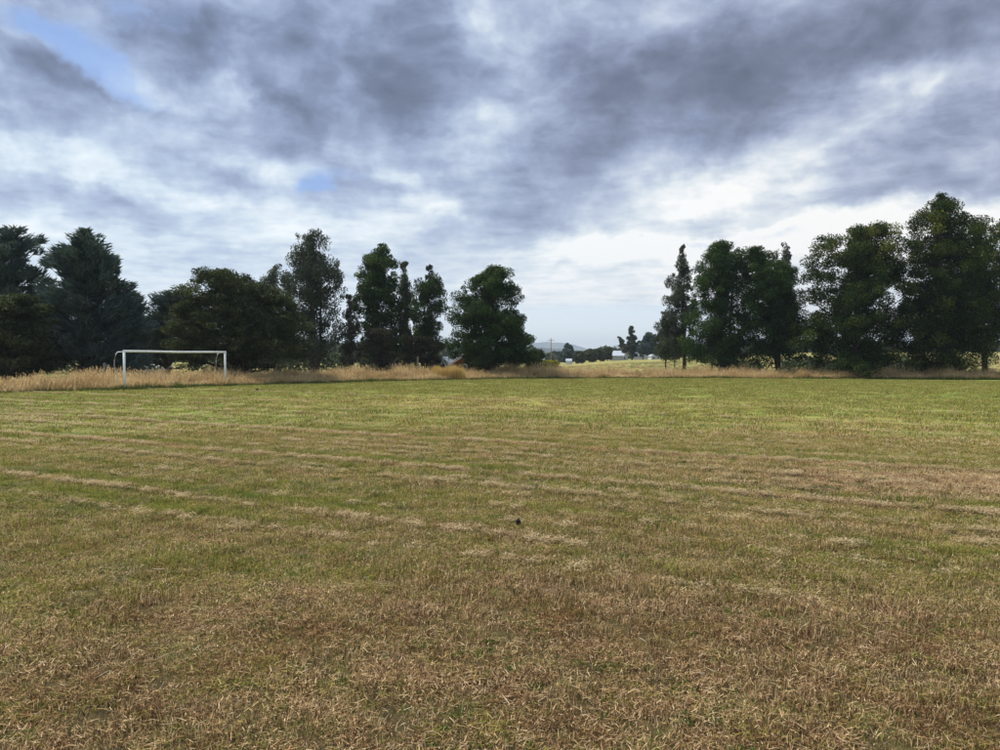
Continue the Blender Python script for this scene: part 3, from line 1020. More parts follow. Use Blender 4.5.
        for i in pick:
            tgt = C[i] - org
            zb = max(tgt[2] - (.35 + .5 * r.rand()) * np.hypot(tgt[0], tgt[1]) - .3, (zmin - gz) * .5 + .2)
            zb = min(zb, tgt[2], pts[-1, 2] - .15)
            kx = np.interp(zb, pts[:, 2], pts[:, 0])
            ky = np.interp(zb, pts[:, 2], pts[:, 1])
            p0 = np.array([kx, ky, zb])
            midp = (p0 + tgt) / 2 + np.array([0, 0, -.12]) + r.randn(3) * .08
            br = trunk_r * .32 * (1 - .6 * (zb + gz - zmin) / (zmax - zmin + .1))
            wd.limb([p0, midp, tgt], max(br, .03), .015, 5)
    tr = link(bpy.data.objects.new("trunk", wd.mesh(name + "_trunk", bark or M_bark)), root)
    return root


TREES = [
    # name, label, Y, profile, kind, options
    ("conifer_tree", "tall blue-grey conifer with ragged layered top, cut by the photo's left edge", 50,
     [(228, 3, 20), (240, -12, 40), (258, -30, 44), (285, -45, 48), (320, -55, 52), (368, -55, 50)], 'cypress',
     dict(leaf='spray', nclump=280, nleaf=25000, size=0.21, crad=0.62, seed=11, lobe=1.0, fill=2.4, trunk_px=0, trunk_r=.32, depth=.8)),
    ("conifer_tree", "broad conical blue-grey conifer with feathery tip, behind the goal's near end", 46,
     [(230, 83, 88), (238, 75, 95), (248, 66, 103), (260, 58, 113), (275, 51, 124), (290, 47, 131), (310, 44, 136), (330, 38, 144), (350, 38, 146), (371, 44, 142)], 'cypress',
     dict(leaf='spray', nclump=430, nleaf=43000, size=0.20, crad=0.60, seed=12, lobe=1.0, fill=3.0, trunk_px=88, trunk_r=.35, depth=.8)),
    ("bushy_tree", "low rounded dark tree standing in front of the two blue-grey conifers", 43,
     [(297, 0, 28), (308, -25, 40), (325, -38, 48), (350, -40, 52), (373, -38, 44)], 'olive',
     dict(leaf='layer', nclump=255, nleaf=33800, size=0.17, crad=0.55, seed=13, trunk_px=8, trunk_r=.2)),
    ("small_tree", "ragged thin-topped tree behind the goal, between the conical conifer and the wide spreading tree", 54,
     [(293, 168, 186), (302, 150, 200), (314, 138, 206), (335, 130, 210), (352, 132, 208), (362, 140, 205)], 'cypress',
     dict(leaf='spray', nclump=212, nleaf=19500, size=0.17, crad=0.55, seed=14, trunk_px=170, trunk_r=.16, stems=2)),
    ("spreading_tree", "wide dome-shaped dark olive tree behind the goal's far post", 50,
     [(272, 206, 226), (278, 196, 244), (286, 184, 262), (297, 176, 284), (312, 172, 296), (326, 170, 303), (345, 170, 305), (367, 176, 302)], 'olive',
     dict(leaf='layer', lobe=1.7, fill=9, hollow=.7, nclump=800, nleaf=92000, size=0.15, crad=0.55, tintbias=.12, seed=15, trunk_px=240, trunk_r=.35, depth=.75, stems=2)),
    ("small_gum_tree", "small wispy grey-green tree peeping over the dome-shaped olive tree", 66,
     [(265, 272, 280), (274, 263, 287), (290, 256, 291), (320, 252, 298), (362, 258, 296)], 'gum',
     dict(leaf='gum', nclump=127, nleaf=11700, size=0.19, crad=0.55, seed=16, trunk_px=275, trunk_r=.14, bark=M_gum)),
    ("gum_tree", "tall grey-green gum tree with open lobed crown beside the dome-shaped olive tree", 63,
     [(231, 307, 320), (238, 297, 324), (250, 295, 327), (256, 290, 334), (268, 285, 337), (280, 284, 338), (295, 281, 343), (312, 282, 343), (330, 285, 340), (348, 292, 338), (362, 300, 332)], 'gum',
     dict(leaf='gum', nclump=243, nleaf=31200, size=0.19, crad=0.66, seed=17, trunk_px=313, trunk_r=.28, bark=M_bark, hollow=.2, stems=2)),
    ("thin_shrub", "sparse brownish sapling in the gap right of the tall grey-green gum tree", 62,
     [(296, 347, 352), (310, 344, 356), (330, 341, 360), (350, 340, 362), (366, 342, 360)], 'shrub',
     dict(leaf='gum', nclump=85, nleaf=5460, size=0.17, crad=0.39, seed=18, trunk_px=350, trunk_r=.08)),
    ("gum_tree", "tall green pointed tree with a small side lobe, left of two slender trees", 65,
     [(244, 380, 388), (252, 375, 392), (260, 362, 395), (272, 355, 398), (290, 352, 400), (315, 353, 402), (340, 356, 400), (367, 362, 396)], 'green',
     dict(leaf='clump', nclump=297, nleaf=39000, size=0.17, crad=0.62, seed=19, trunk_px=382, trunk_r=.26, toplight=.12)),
    ("slender_tree", "slimmest tree, wedged between the green pointed tree and the open slender one", 69,
     [(263, 402, 407), (274, 399, 411), (292, 398, 413), (320, 397, 413), (345, 396, 412), (362, 398, 411)], 'gum',
     dict(leaf='gum', nclump=137, nleaf=13000, size=0.18, crad=0.47, seed=20, trunk_px=405, trunk_r=.14, bark=M_gum)),
    ("slender_tree", "open slender tree with see-through lower crown beside the dense pyramid tree", 67,
     [(266, 429, 434), (276, 423, 438), (286, 416, 443), (300, 412, 446), (315, 412, 446), (330, 413, 441), (348, 414, 436), (358, 416, 434)], 'green',
     dict(leaf='gum', nclump=158, nleaf=18200, size=0.18, crad=0.51, seed=21, trunk_px=428, trunk_r=.15, hollow=.25, bark=M_gum)),
    ("shrub", "low dark reddish-brown shrub under the open slender tree", 66,
     [(338, 408, 432), (348, 400, 442), (358, 398, 446), (370, 402, 444)], 'shrub',
     dict(leaf='clump', nclump=127, nleaf=11700, size=0.16, crad=0.47, seed=22, trunk_px=424, trunk_r=.08, cat='shrub')),
    ("shrub", "dark brown twiggy shrub at the foot of the green pointed tree", 62,
     [(330, 368, 386), (342, 362, 396), (356, 360, 400), (371, 362, 400)], 'shrub',
     dict(leaf='clump', nclump=127, nleaf=11700, size=0.16, crad=0.47, seed=23, trunk_px=380, trunk_r=.08, cat='shrub')),
    ("dense_tree", "dense dark green pyramid-shaped tree left of the gap with far hills", 62,
     [(268, 494, 500), (274, 480, 509), (283, 477, 511), (290, 460, 513), (302, 455, 517), (315, 449, 523), (328, 444, 528), (342, 441, 531), (355, 446, 535), (366, 456, 536), (372, 464, 530)], 'green',
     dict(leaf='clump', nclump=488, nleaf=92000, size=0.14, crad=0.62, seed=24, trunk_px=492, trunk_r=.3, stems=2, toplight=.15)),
    ("slender_tree", "thin pointed conifer-like tree on the left edge of the right-hand grove", 70,
     [(246, 680, 684), (256, 676, 689), (268, 673, 692), (280, 670, 696), (294, 665, 698), (312, 660, 700), (330, 657, 700), (347, 660, 700), (355, 668, 698)], 'gum',
     dict(leaf='gum', lobe=.9, nclump=212, nleaf=22100, size=0.17, crad=0.47, seed=25, trunk_px=684, trunk_r=.2, hollow=.2)),
    ("thin_shrub", "feathery young tree with drooping grey foliage beside the lone bare trunk", 78,
     [(312, 662, 668), (325, 657, 672), (340, 655, 676), (357, 656, 676)], 'gum',
     dict(leaf='gum', nclump=85, nleaf=7800, size=0.17, crad=0.47, seed=26, trunk_px=666, trunk_r=.09)),
    ("grove_tree", "broad dark tree with jutting upper left lobe, behind the thin pointed tree", 66,
     [(243, 717, 729), (250, 704, 738), (256, 697, 744), (268, 698, 750), (285, 692, 752), (310, 688, 754), (335, 684, 754), (352, 686, 754), (368, 696, 750)], 'green',
     dict(leaf='clump', fill=5.5, nclump=446, nleaf=78000, size=0.14, crad=0.66, seed=27, trunk_px=722, trunk_r=.28, stems=3, hollow=.25)),
    ("grove_tree", "rounded green tree with smooth sloping right shoulder, below the wispy gum top", 64,
     [(248, 748, 756), (255, 745, 774), (268, 742, 788), (285, 742, 797), (308, 741, 801), (335, 742, 802), (350, 746, 800), (362, 756, 792)], 'green',
     dict(leaf='clump', fill=5.5, nclump=403, nleaf=76000, size=0.14, crad=0.66, seed=28, trunk_px=779, trunk_r=.2, stems=2, hollow=.25)),
    ("gum_tree", "wispy grey gum top rising behind the rounded green tree of the right grove", 78,
     [(244, 781, 788), (256, 778, 793), (270, 777, 796), (290, 778, 798), (330, 780, 800), (350, 782, 800)], 'gum',
     dict(leaf='gum', nclump=127, nleaf=12350, size=0.20, crad=0.58, seed=29, trunk_px=790, trunk_r=.16)),
    ("broad_tree", "massive round-headed tree with left shoulder tinted sunlit yellow in the right grove", 61,
     [(227, 866, 880), (233, 830, 890), (244, 818, 898), (258, 810, 903), (275, 808, 906), (292, 799, 909), (315, 795, 910), (340, 795, 910), (357, 798, 908), (371, 806, 904)], 'acacia',
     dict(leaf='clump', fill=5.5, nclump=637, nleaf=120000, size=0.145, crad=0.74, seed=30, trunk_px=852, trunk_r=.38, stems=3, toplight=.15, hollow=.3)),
    ("broad_tree", "tallest tree of the right grove, with pointed top tinted sunlit yellow-green", 61,
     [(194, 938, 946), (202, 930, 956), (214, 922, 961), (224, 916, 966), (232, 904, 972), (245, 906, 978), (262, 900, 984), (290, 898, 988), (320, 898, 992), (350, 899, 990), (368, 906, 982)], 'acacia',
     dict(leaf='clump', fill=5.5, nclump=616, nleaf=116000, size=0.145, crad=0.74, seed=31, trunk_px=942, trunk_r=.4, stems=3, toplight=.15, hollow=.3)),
    ("broad_tree", "dark tree filling the dip between the tallest tree and the photo's right edge", 67,
     [(216, 972, 984), (226, 962, 992), (245, 956, 998), (280, 950, 1004), (320, 952, 1004), (352, 958, 1000)], 'acacia',
     dict(leaf='clump', fill=5.5, nclump=318, nleaf=52000, size=0.15, crad=0.65, seed=32, trunk_px=986, trunk_r=.25, toplight=.15)),
    ("broad_tree", "dark round tree cut off by the photo's right edge", 61,
     [(220, 1000, 1014), (230, 992, 1030), (250, 988, 1045), (290, 984, 1058), (330, 984, 1060), (352, 990, 1056)], 'acacia',
     dict(leaf='clump', fill=5.5, nclump=361, nleaf=56000, size=0.155, crad=0.74, seed=33, trunk_px=1018, trunk_r=.3, toplight=.2)),
    ("bush", "bright yellow-green bush beyond the strip, under the dense pyramid tree's right side", 84,
     [(361.0, 545, 556), (363.5, 542, 559), (369, 543, 560)], 'yellow',
     dict(leaf='clump', nclump=85, nleaf=4550, size=0.15, crad=0.27, seed=34, trunk_px=551, trunk_r=.04, cat='bush')),
    ("bush", "dark bush against the foot of the dense pyramid tree, by the far hills", 72,
     [(350, 532, 540), (355, 528, 545), (362, 526, 545), (371, 526, 544)], 'olive',
     dict(leaf='clump', nclump=85, nleaf=6500, size=0.16, crad=0.39, seed=35, trunk_px=536, trunk_r=.06, cat='bush')),
    ("bush", "rounded dark green bush below the feathery young tree at the pasture's crest", 95,
     [(340, 668, 682), (347, 660, 690), (358, 658, 692)], 'green',
     dict(leaf='clump', nclump=106, nleaf=7800, size=0.20, crad=0.55, seed=36, trunk_px=675, trunk_r=.08, cat='bush', base_z=.2)),
    ("bush", "leafy bush seen in the light gap under the right grove", 74,
     [(352, 722, 730), (358, 716, 736), (368, 714, 738)], 'olive',
     dict(leaf='clump', nclump=63, nleaf=2860, size=0.16, crad=0.31, seed=37, trunk_px=726, trunk_r=.05, cat='bush')),
    # far trees on the crest
    ("distant_conifer", "small dark pointed tree standing before the blue far hills", 175,
     [(343.5, 567, 569), (348, 564, 572), (354, 562, 574), (361, 563, 574)], 'cypress',
     dict(leaf='clump', nclump=106, nleaf=8189, size=.44, crad=0.70, seed=41, trunk_px=568, trunk_r=.15)),
    ("distant_tree", "small pale green round tree right of the far pointed tree", 170,
     [(352, 577, 581), (356, 574, 584), (362, 574, 584)], 'gum',
     dict(leaf='clump', nclump=63, nleaf=5096, size=.42, crad=0.62, seed=42, trunk_px=579, trunk_r=.12)),
    ("distant_tree", "low dark domed tree on the crest left of the pale sheds", 190,
     [(350.5, 590, 599), (354, 585, 603), (361, 583, 605)], 'olive',
     dict(leaf='clump', nclump=127, nleaf=10010, size=.44, crad=0.86, seed=43, trunk_px=594, trunk_r=.15)),
    ("distant_tree", "small dark tree touching the larger pale shed's left side", 188,
     [(348, 606, 610), (352, 603, 612), (360, 603, 612)], 'olive',
     dict(leaf='clump', nclump=63, nleaf=5460, size=.42, crad=0.62, seed=44, trunk_px=607, trunk_r=.12)),
    ("distant_tree", "slender tree with a tufted top rising between the pale sheds", 186,
     [(326, 629, 633), (332, 627, 634), (336, 630, 634), (340, 627, 637), (346, 622, 644), (352, 624, 640), (355, 627, 636)], 'gum',
     dict(leaf='clump', nclump=116, nleaf=9464, size=.42, crad=0.55, seed=45, trunk_px=632, trunk_r=.2, hollow=.1)),
    ("distant_tree", "thin slanting small tree behind the larger pale shed", 205,
     [(337, 618, 621), (343, 619, 625), (349, 619, 628)], 'gum',
     dict(leaf='clump', nclump=52, nleaf=2730, size=.42, crad=0.47, seed=46, trunk_px=626, trunk_r=.12)),
    ("distant_tree", "rounded dark tree at the right end of the pale sheds", 185,
     [(333, 648, 652), (338, 645, 655), (345, 643, 658), (351, 644, 657)], 'cypress',
     dict(leaf='clump', nclump=116, nleaf=9464, size=.44, crad=0.70, seed=47, trunk_px=650, trunk_r=.2, hollow=.6)),
    ("distant_tree", "dark tree between the rounded far tree and the right grove", 165,
     [(330, 662, 666), (338, 659, 668), (348, 658, 671), (357, 659, 671)], 'olive',
     dict(leaf='clump', nclump=106, nleaf=9464, size=.42, crad=0.70, seed=48, trunk_px=664, trunk_r=.2)),
    ("distant_tree", "dark bushy tree in the far row, touching the right grove's slender tree", 150,
     [(334, 672, 676), (342, 668, 681), (352, 667, 684), (358, 667, 684)], 'olive',
     dict(leaf='clump', nclump=90, nleaf=8000, size=.36, crad=.7, seed=49, trunk_px=675, trunk_r=.15)),
    ("distant_tree", "low dark tree overlapping the smaller pale shed's right end", 182,
     [(341, 641, 644), (348, 638, 648), (356, 638, 648)], 'cypress',
     dict(leaf='clump', nclump=60, nleaf=5200, size=.40, crad=.7, seed=50, trunk_px=643, trunk_r=.12)),
]
for name, label, Y, prof, kind, kw in TREES:
    build_tree(name, label, Y, prof, kind, **kw)

# ------------------------------------------------------------------ far woods, hills, mountains
m_wood, n, o = material("far_wood_foliage")
tv = n.n('ShaderNodeAttribute', attribute_name='tint').outputs['Fac']
n.put(o.inputs[0], principled(n, n.ramp(tv, [(0, (.03, .045, .025, 1)), (1, (.075, .10, .045, 1))]), .8, .2).outputs[0])


def far_wood(name, pts_px, Y, hgt, count, size, seed, gz=-1.0):
    r = np.random.RandomState(seed)
    x0, x1 = at(pts_px[0], 358, Y).x, at(pts_px[1], 358, Y).x
    k = count
    x = x0 + (x1 - x0) * r.rand(k)
    y = Y + r.rand(k) * Y * .12
    hh = hgt * (.55 + .65 * vnoise(x / (hgt * 1.1), y / (hgt * 1.1) + seed))
    z = gz + hh * r.rand(k) ** .6
    P = np.stack([x, y, z], -1)
    a = r.randn(k, 3)
    a /= np.linalg.norm(a, axis=1)[:, None]
    b_ = np.cross(a, r.randn(k, 3))
    b_ /= np.linalg.norm(b_, axis=1)[:, None]
    s = (size * (.5 + r.rand(k)))[:, None]
    v = np.stack([P - a * s, P - b_ * s * .6, P + a * s, P + b_ * s * .6], 1).reshape(-1, 3)
    kk = np.arange(k)[:, None, None] * 4
    t = (np.array([[0, 1, 2], [0, 2, 3]])[None] + kk).reshape(-1, 3)
    me = tri_mesh(name, v, t, m_wood)
    attr(me, 'tint', np.repeat(r.rand(k), 4))
    o_ = link(bpy.data.objects.new(name, me))
    tag(o_, kind='stuff')
    return o_


far_wood("far_woods", (525, 612), 330, 4.6, 9000, 1.0, 51, gz=-1.0)
far_wood("far_woods", (600, 720), 300, 5.5, 7000, 1.0, 57, gz=0)
far_wood("undergrowth", (-200, 140), 74, 2.6, 9000, .16, 71, gz=0)
far_wood("undergrowth", (182, 338), 76, 2.3, 5500, .16, 72, gz=0)
far_wood("undergrowth", (356, 408), 80, 2.0, 2200, .16, 73, gz=0)
far_wood("undergrowth", (426, 470), 84, 2.0, 1800, .16, 74, gz=0)
far_wood("undergrowth", (742, 770), 70, 1.3, 1200, .14, 75, gz=0)
far_wood("undergrowth", (806, 972), 70, 1.7, 8000, .15, 76, gz=0)
far_wood("far_woods", (-200, 535), 260, 7.0, 16000, 1.1, 52, gz=-.6)
far_wood("far_woods", (700, 1250), 300, 8.5, 12000, 1.2, 53, gz=-.6)
far_wood("far_woods", (480, 900), 700, 9, 8000, 2.0, 54, gz=-3)

m_hill, n, o = material("wooded_hill")
pos = n.n('ShaderNodeNewGeometry').outputs['Position']
hn = n.noise(pos, .012, 6, .65)
n.put(o.inputs[0], principled(n, n.ramp(hn, [(.35, (.018, .028, .030, 1)), (.6, (.03, .042, .042, 1)), (.75, (.07, .08, .07, 1))]), .95, .1).outputs[0])


def ridge(name, prof, Y, depth, seed, rough):
    """a ridge of hills: rows from its near foot over the crest, heights from the skyline seen in the photograph"""
    pxs = np.linspace(-600, 1600, 500)
    cz = CAM_H + (358.0 - np.interp(pxs, [p[0] for p in prof], [p[1] for p in prof])) / F * Y
    cz = cz + (vnoise(pxs / 7.0 + seed, pxs * 0) - .5) * rough + (vnoise(pxs / 2.5 + seed, pxs * 0 + 5) - .5) * rough * .4
    rows = [(-.5, -.0), (-.35, .25), (-.2, .6), (-.08, .9), (0, 1), (.15, .8), (.4, .2), (.6, -.1)]
    V_, n0 = [], len(pxs)
    for fr, hf in rows:
        y = Y + fr * depth + (vnoise(pxs / 20.0, pxs * 0 + fr * 9 + seed) - .5) * depth * .2
        x = (pxs - 500) / F * Y
        z = -8 + (cz + 8) * hf + (vnoise(pxs / 9.0, pxs * 0 + fr * 31 + seed) - .5) * rough * 2 * (hf > 0) * (hf < 1)
        V_.append(np.stack([x, y, z], -1))
    V_ = np.concatenate(V_)
    i = (np.arange(len(rows) - 1)[:, None] * n0 + np.arange(n0 - 1)[None]).ravel()
    me = quad_mesh(name, V_, np.stack([i, i + 1, i + 1 + n0, i + n0], -1), m_hill, smooth=True)
    o_ = link(bpy.data.objects.new(name, me))
    tag(o_, kind='structure')
    return o_


ridge("near_hills", [(-600, 354), (300, 352), (500, 349), (530, 348.3), (555, 348.2), (575, 350), (600, 353), (640, 350), (700, 344), (800, 346), (1000, 350), (1600, 352)], 2300, 900, 61, 3.5)
ridge("far_hills", [(-600, 350), (300, 348), (480, 345), (525, 343.6), (545, 342.2), (565, 342.8), (578, 346.5), (590, 350), (597, 351), (604, 348), (615, 345.5), (640, 342), (680, 338), (760, 341), (1000, 347), (1600, 350)], 5400, 1500, 67, 7.0)

# ------------------------------------------------------------------ goal
m_white, n, o = material("weathered_white_paint")
tcn = n.n('ShaderNodeTexCoord').outputs['Object']
wn = n.noise(tcn, 6, 5, .65)
wn2 = n.noise(tcn, 40, 3, .6)
wc = n.ramp(n.math('MULTIPLY_ADD', n.math('SUBTRACT', wn2, .5), .3, wn), [(.25, (.42, .41, .38, 1)), (.40, (.76, .78, .80, 1)), (.58, (.84, .87, .90, 1))])
n.put(o.inputs[0], principled(n, wc, .55, .4).outputs[0])
m_rusty, n, o = material("dull_galvanised_pipe")
n.put(o.inputs[0], principled(n, n.ramp(n.noise(n.n('ShaderNodeTexCoord').outputs['Object'], 9, 4, .6), [(.35, (.16, .14, .12, 1)), (.65, (.36, .36, .34, 1))]), .6, .4).outputs[0])


def pipe(name, pts, r0, mat, parent, sides=12):
    """rounded bar through points, with closed ends"""
    vs, fs = [], []
    pts = [Vector(p) for p in pts]
    rings = []
    for i, p in enumerate(pts):
        d = ((pts[min(i + 1, len(pts) - 1)] - pts[max(i - 1, 0)]).normalized())
        a = d.cross(Vector((0, 0, 1)) if abs(d.z) < .9 else Vector((1, 0, 0))).normalized()
        b = d.cross(a)
        rings.append([len(vs) + k for k in range(sides)])
        for k in range(sides):
            t = 2 * math.pi * k / sides
            vs.append(p + a * math.cos(t) * r0 + b * math.sin(t) * r0)
    for i in range(len(pts) - 1):
        for k in range(sides):
            fs.append((rings[i][k], rings[i][(k + 1) % sides], rings[i + 1][(k + 1) % sides], rings[i + 1][k]))
    fs.append(tuple(rings[0][::-1]))
    fs.append(tuple(rings[-1]))
    me = bpy.data.meshes.new(name)
    me.from_pydata([tuple(v) for v in vs], [], fs)
    me.polygons.foreach_set('use_smooth', [len(p.vertices) == 4 for p in me.polygons])
    me.materials.append(mat)
    return link(bpy.data.objects.new(name, me), parent)


def bar(name, p0, p1, wx, wy, mat, parent, bev=.012, up=(0, 0, 1)):
    """bevelled rectangular bar from p0 to p1"""
    import bmesh
    p0, p1 = Vector(p0), Vector(p1)
    d = p1 - p0
    bm = bmesh.new()
    bmesh.ops.create_cube(bm, size=1.0)
    bmesh.ops.scale(bm, vec=(wx, wy, d.length), verts=bm.verts)
    if bev:
        bmesh.ops.bevel(bm, geom=bm.edges[:], offset=bev, segments=2, affect='EDGES')
    q_ = d.to_track_quat('Z', 'X')
    bmesh.ops.transform(bm, matrix=Matrix.Translation((p0 + p1) / 2) @ q_.to_matrix().to_4x4(), verts=bm.verts)
    me = bpy.data.meshes.new(name)
    bm.to_mesh(me)
    bm.free()
    me.materials.append(mat)
    return link(bpy.data.objects.new(name, me), parent)


def gp3(px, py):
    x, y = gpos(px, py)
    return Vector((x, y, float(height(x, y))))


PA, PB = gp3(124.5, 390.3), gp3(225.3, 385.7)
GH = 1.0
goal = link(bpy.data.objects.new("football_goal", None))
goal.location = PA
tag(goal, "white football goal frame without a net, standing in front of the dry grass strip", "goal")
ga = PB - PA
ga.z = 0
Hg = at(124.5, 351.2, PA.y).z - PA.z
along_ = ga.normalized()
back_ = Vector((-along_.y, along_.x, 0))
if back_.x > 0:
    back_ = -back_
zb = PB.z - PA.z
TB = Vector((ga.x, ga.y, Hg))
pipe("post", [(0, 0, -.1), (0, 0, Hg - .001)], .057, m_white, goal)
pipe("post", [(ga.x, ga.y, zb - .1), (ga.x, ga.y, Hg - .001)], .057, m_white, goal)
c0 = Vector((0, 0, Hg)) - along_ * .058
c1 = TB + along_ * .058
pipe("crossbar", [c0, c0.lerp(c1, .25) + Vector((0, 0, -.004)), c0.lerp(c1, .5) + Vector((0, 0, -.022)), c0.lerp(c1, .75) + Vector((0, 0, -.008)), c1], .054, m_white, goal)
for base_, lowz in ((Vector((0, 0, Hg)), 0), (TB, zb)):
    a0 = base_ + Vector((0, 0, -.03)) + back_ * .05
    a1 = base_ + Vector((0, 0, -.04)) + back_ * .44
    a2 = base_ + Vector((0, 0, -.12)) + back_ * .56
    a3 = base_ + Vector((0, 0, -.42)) + back_ * .68
    sb = pipe("support_bar", [a0, a1, a2, a3], .021, m_white, goal)
    a4 = Vector((base_.x, base_.y, lowz - .05)) + back_ * .74
    pipe("back_stay", [a3, a4], .016, m_rusty, goal)
    # foot plate
    if base_ is not TB:
        bar("foot_plate", Vector((0, 0, -.02)), Vector((0, 0, .012)), .22, .22, m_rusty, goal, .004)
    else:
        bar("foot_plate", Vector((ga.x, ga.y, zb - .02)), Vector((ga.x, ga.y, zb + .012)), .22, .22, m_rusty, goal, .004)
print("goal height", Hg, "width", ga.length)

# ------------------------------------------------------------------ buildings
def simple_mat(name, c0, c1, scale=3.0, rough=.7):
    m, n, o = material(name)
    t = n.n('ShaderNodeTexCoord').outputs['Object']
    n.put(o.inputs[0], principled(n, n.ramp(n.noise(t, scale, 5, .6), [(.3, c0), (.7, c1)]), rough, .3).outputs[0])
    return m


m_red = simple_mat("weathered_red_boards", (.13, .028, .022, 1), (.20, .045, .032, 1))
m_trim = simple_mat("white_trim", (.50, .51, .54, 1), (.68, .69, .70, 1))
m_roofd = simple_mat("dark_roof_sheet", (.06, .06, .065, 1), (.11, .11, .12, 1))
m_tin = simple_mat("pale_tin_roof", (.30, .36, .44, 1), (.44, .50, .58, 1), 1.0, .4)
m_wallp = simple_mat("pale_shed_wall", (.36, .38, .42, 1), (.50, .52, .56, 1), 1.0)
m_glass = simple_mat("dark_window_glass", (.02, .025, .03, 1), (.04, .05, .06, 1), 1.0, .15)
m_post = simple_mat("grey_fence_wood", (.14, .12, .10, 1), (.30, .27, .23, 1), 8)


def box(name, lo, hi, mat, parent, bev=0.0):
    lo, hi = Vector(lo), Vector(hi)
    c = (lo + hi) / 2
    s = hi - lo
    import bmesh
    bm = bmesh.new()
    bmesh.ops.create_cube(bm, size=1.0)
    bmesh.ops.scale(bm, vec=s, verts=bm.verts)
    bmesh.ops.translate(bm, vec=c, verts=bm.verts)
    if bev:
        bmesh.ops.bevel(bm, geom=bm.edges[:], offset=bev, segments=1, affect='EDGES')
    me = bpy.data.meshes.new(name)
    bm.to_mesh(me)
    bm.free()
    me.materials.append(mat)
    return link(bpy.data.objects.new(name, me), parent)


def house(name, label, cat, px, Y, w, d, hw, hr, wall, roofm, rot=0.0, eave=.25, windows=(), trim=None, base=None, ribs=0):
    """gabled building, ridge along local y (gable faces -y)"""
    x = at(px, 360, Y).x
    z = float(height(x, Y)) if base is None else base
    root = link(bpy.data.objects.new(name, None))
    root.location = (x, Y, z)
    root.rotation_euler = (0, 0, R(rot))
    tag(root, label, cat)
    a, b_ = w / 2, d / 2
    v = [(-a, -b_, -.3), (a, -b_, -.3), (a, b_, -.3), (-a, b_, -.3), (-a, -b_, hw), (a, -b_, hw), (a, b_, hw), (-a, b_, hw), (0, -b_, hr), (0, b_, hr)]
    f = [(0, 1, 5, 8, 4), (2, 3, 7, 9, 6), (1, 2, 6, 5), (3, 0, 4, 7)]
    me = bpy.data.meshes.new("wall")
    me.from_pydata(v, [], f)
    me.materials.append(wall)
    link(bpy.data.objects.new("wall", me), root)
    import bmesh
    th = .07
    for s in (-1, 1):
        sl = (hr - hw) / a
        p_out = (s * (a + eave), hw - sl * eave)
        vs = [(0, -b_ - eave, hr + .02), (p_out[0], -b_ - eave, p_out[1] + .02), (p_out[0], b_ + eave, p_out[1] + .02), (0, b_ + eave, hr + .02)]
        vs += [(q0, q1, q2 + th) for q0, q1, q2 in vs]
        me = bpy.data.meshes.new("roof")
        me.from_pydata(vs, [], [(3, 2, 1, 0), (4, 5, 6, 7), (0, 1, 5, 4), (1, 2, 6, 5), (2, 3, 7, 6), (3, 0, 4, 7)])
        me.materials.append(roofm)
        ro = link(bpy.data.objects.new("roof", me), root)
        if trim:
            p0 = Vector((0, -b_ - eave - .03, hr - .04))
            p1 = Vector((p_out[0], -b_ - eave - .03, p_out[1] - .04))
            bar("bargeboard", p0, p1, .05, .24, trim, root, 0)
    for (wx0, wx1, wz0, wz1) in windows:
        fr = box("window", (wx0 - .06, -b_ - .05, wz0 - .06), (wx1 + .06, -b_ + .02, wz1 + .06), trim or m_trim, root)
        box("pane", (wx0, -b_ - .06, wz0), (wx1, -b_ - .03, wz1), m_glass, fr)
    return root


house("red_house", "red boarded house with white bargeboards, half hidden by the dense pyramid tree", "house", 467, 82, 3.6, 5, 1.0, 2.25, m_red, m_roofd, rot=6,
      trim=m_trim, windows=[(-.9, -.2, .3, .9), (.5, 1.1, .3, .9)])
sh = house("cottage", "tiny white-walled hut seen left of the red house between the trees", "hut", 446, 86, 1.3, 2, 1.15, 1.7, m_wallp, m_tin, rot=-20, eave=.12,
           windows=[(-.3, .3, .45, .9)])
house("pale_shed", "larger of the two pale metal-roofed sheds on the crest, left of the tufted tree", "shed", 619, 196, 4.2, 3.4, 1.3, 2.5, m_wallp, m_tin, rot=62, eave=.2, trim=m_trim, windows=[(-1.0, -.2, .3, 1.0)], base=.9)
house("pale_shed", "smaller pale metal-roofed shed on the crest, right of the tufted tree", "shed", 641, 200, 2.8, 3.2, 1.3, 2.3, m_wallp, m_tin, rot=70, eave=.2, trim=m_trim, base=1.1)
house("cottage", "small white cottage under the rounded dark tree on the crest", "cottage", 652, 172, 1.2, 1.4, .75, 1.1, m_trim, m_tin, rot=20, eave=.1, windows=[(-.25, .25, .25, .6)])
house("cottage", "small white cottage at the edge of the right grove's crest", "cottage", 658.5, 172, .9, 1.2, .85, 1.25, m_trim, m_tin, rot=-15, eave=.1, windows=[(-.2, .2, .25, .6)])
house("cottage", "white hut at the foot of the small far pointed tree", "hut", 569, 165, 1.9, 1.2, .75, 1.2, m_trim, m_tin, rot=80, eave=.1)
house("cottage", "white hut beside the dense pyramid tree, left of the utility pole", "hut", 541.5, 160, 1.0, 1.4, 1.7, 2.3, m_trim, m_tin, rot=15, eave=.1, windows=[(-.25, .25, .9, 1.3)])
house("pale_shed", "low pale-roofed shed glimpsed behind the goal", "shed", 158, 88, 2.6, 1.6, .5, .95, m_wallp, m_tin, rot=78, eave=.15, windows=[])

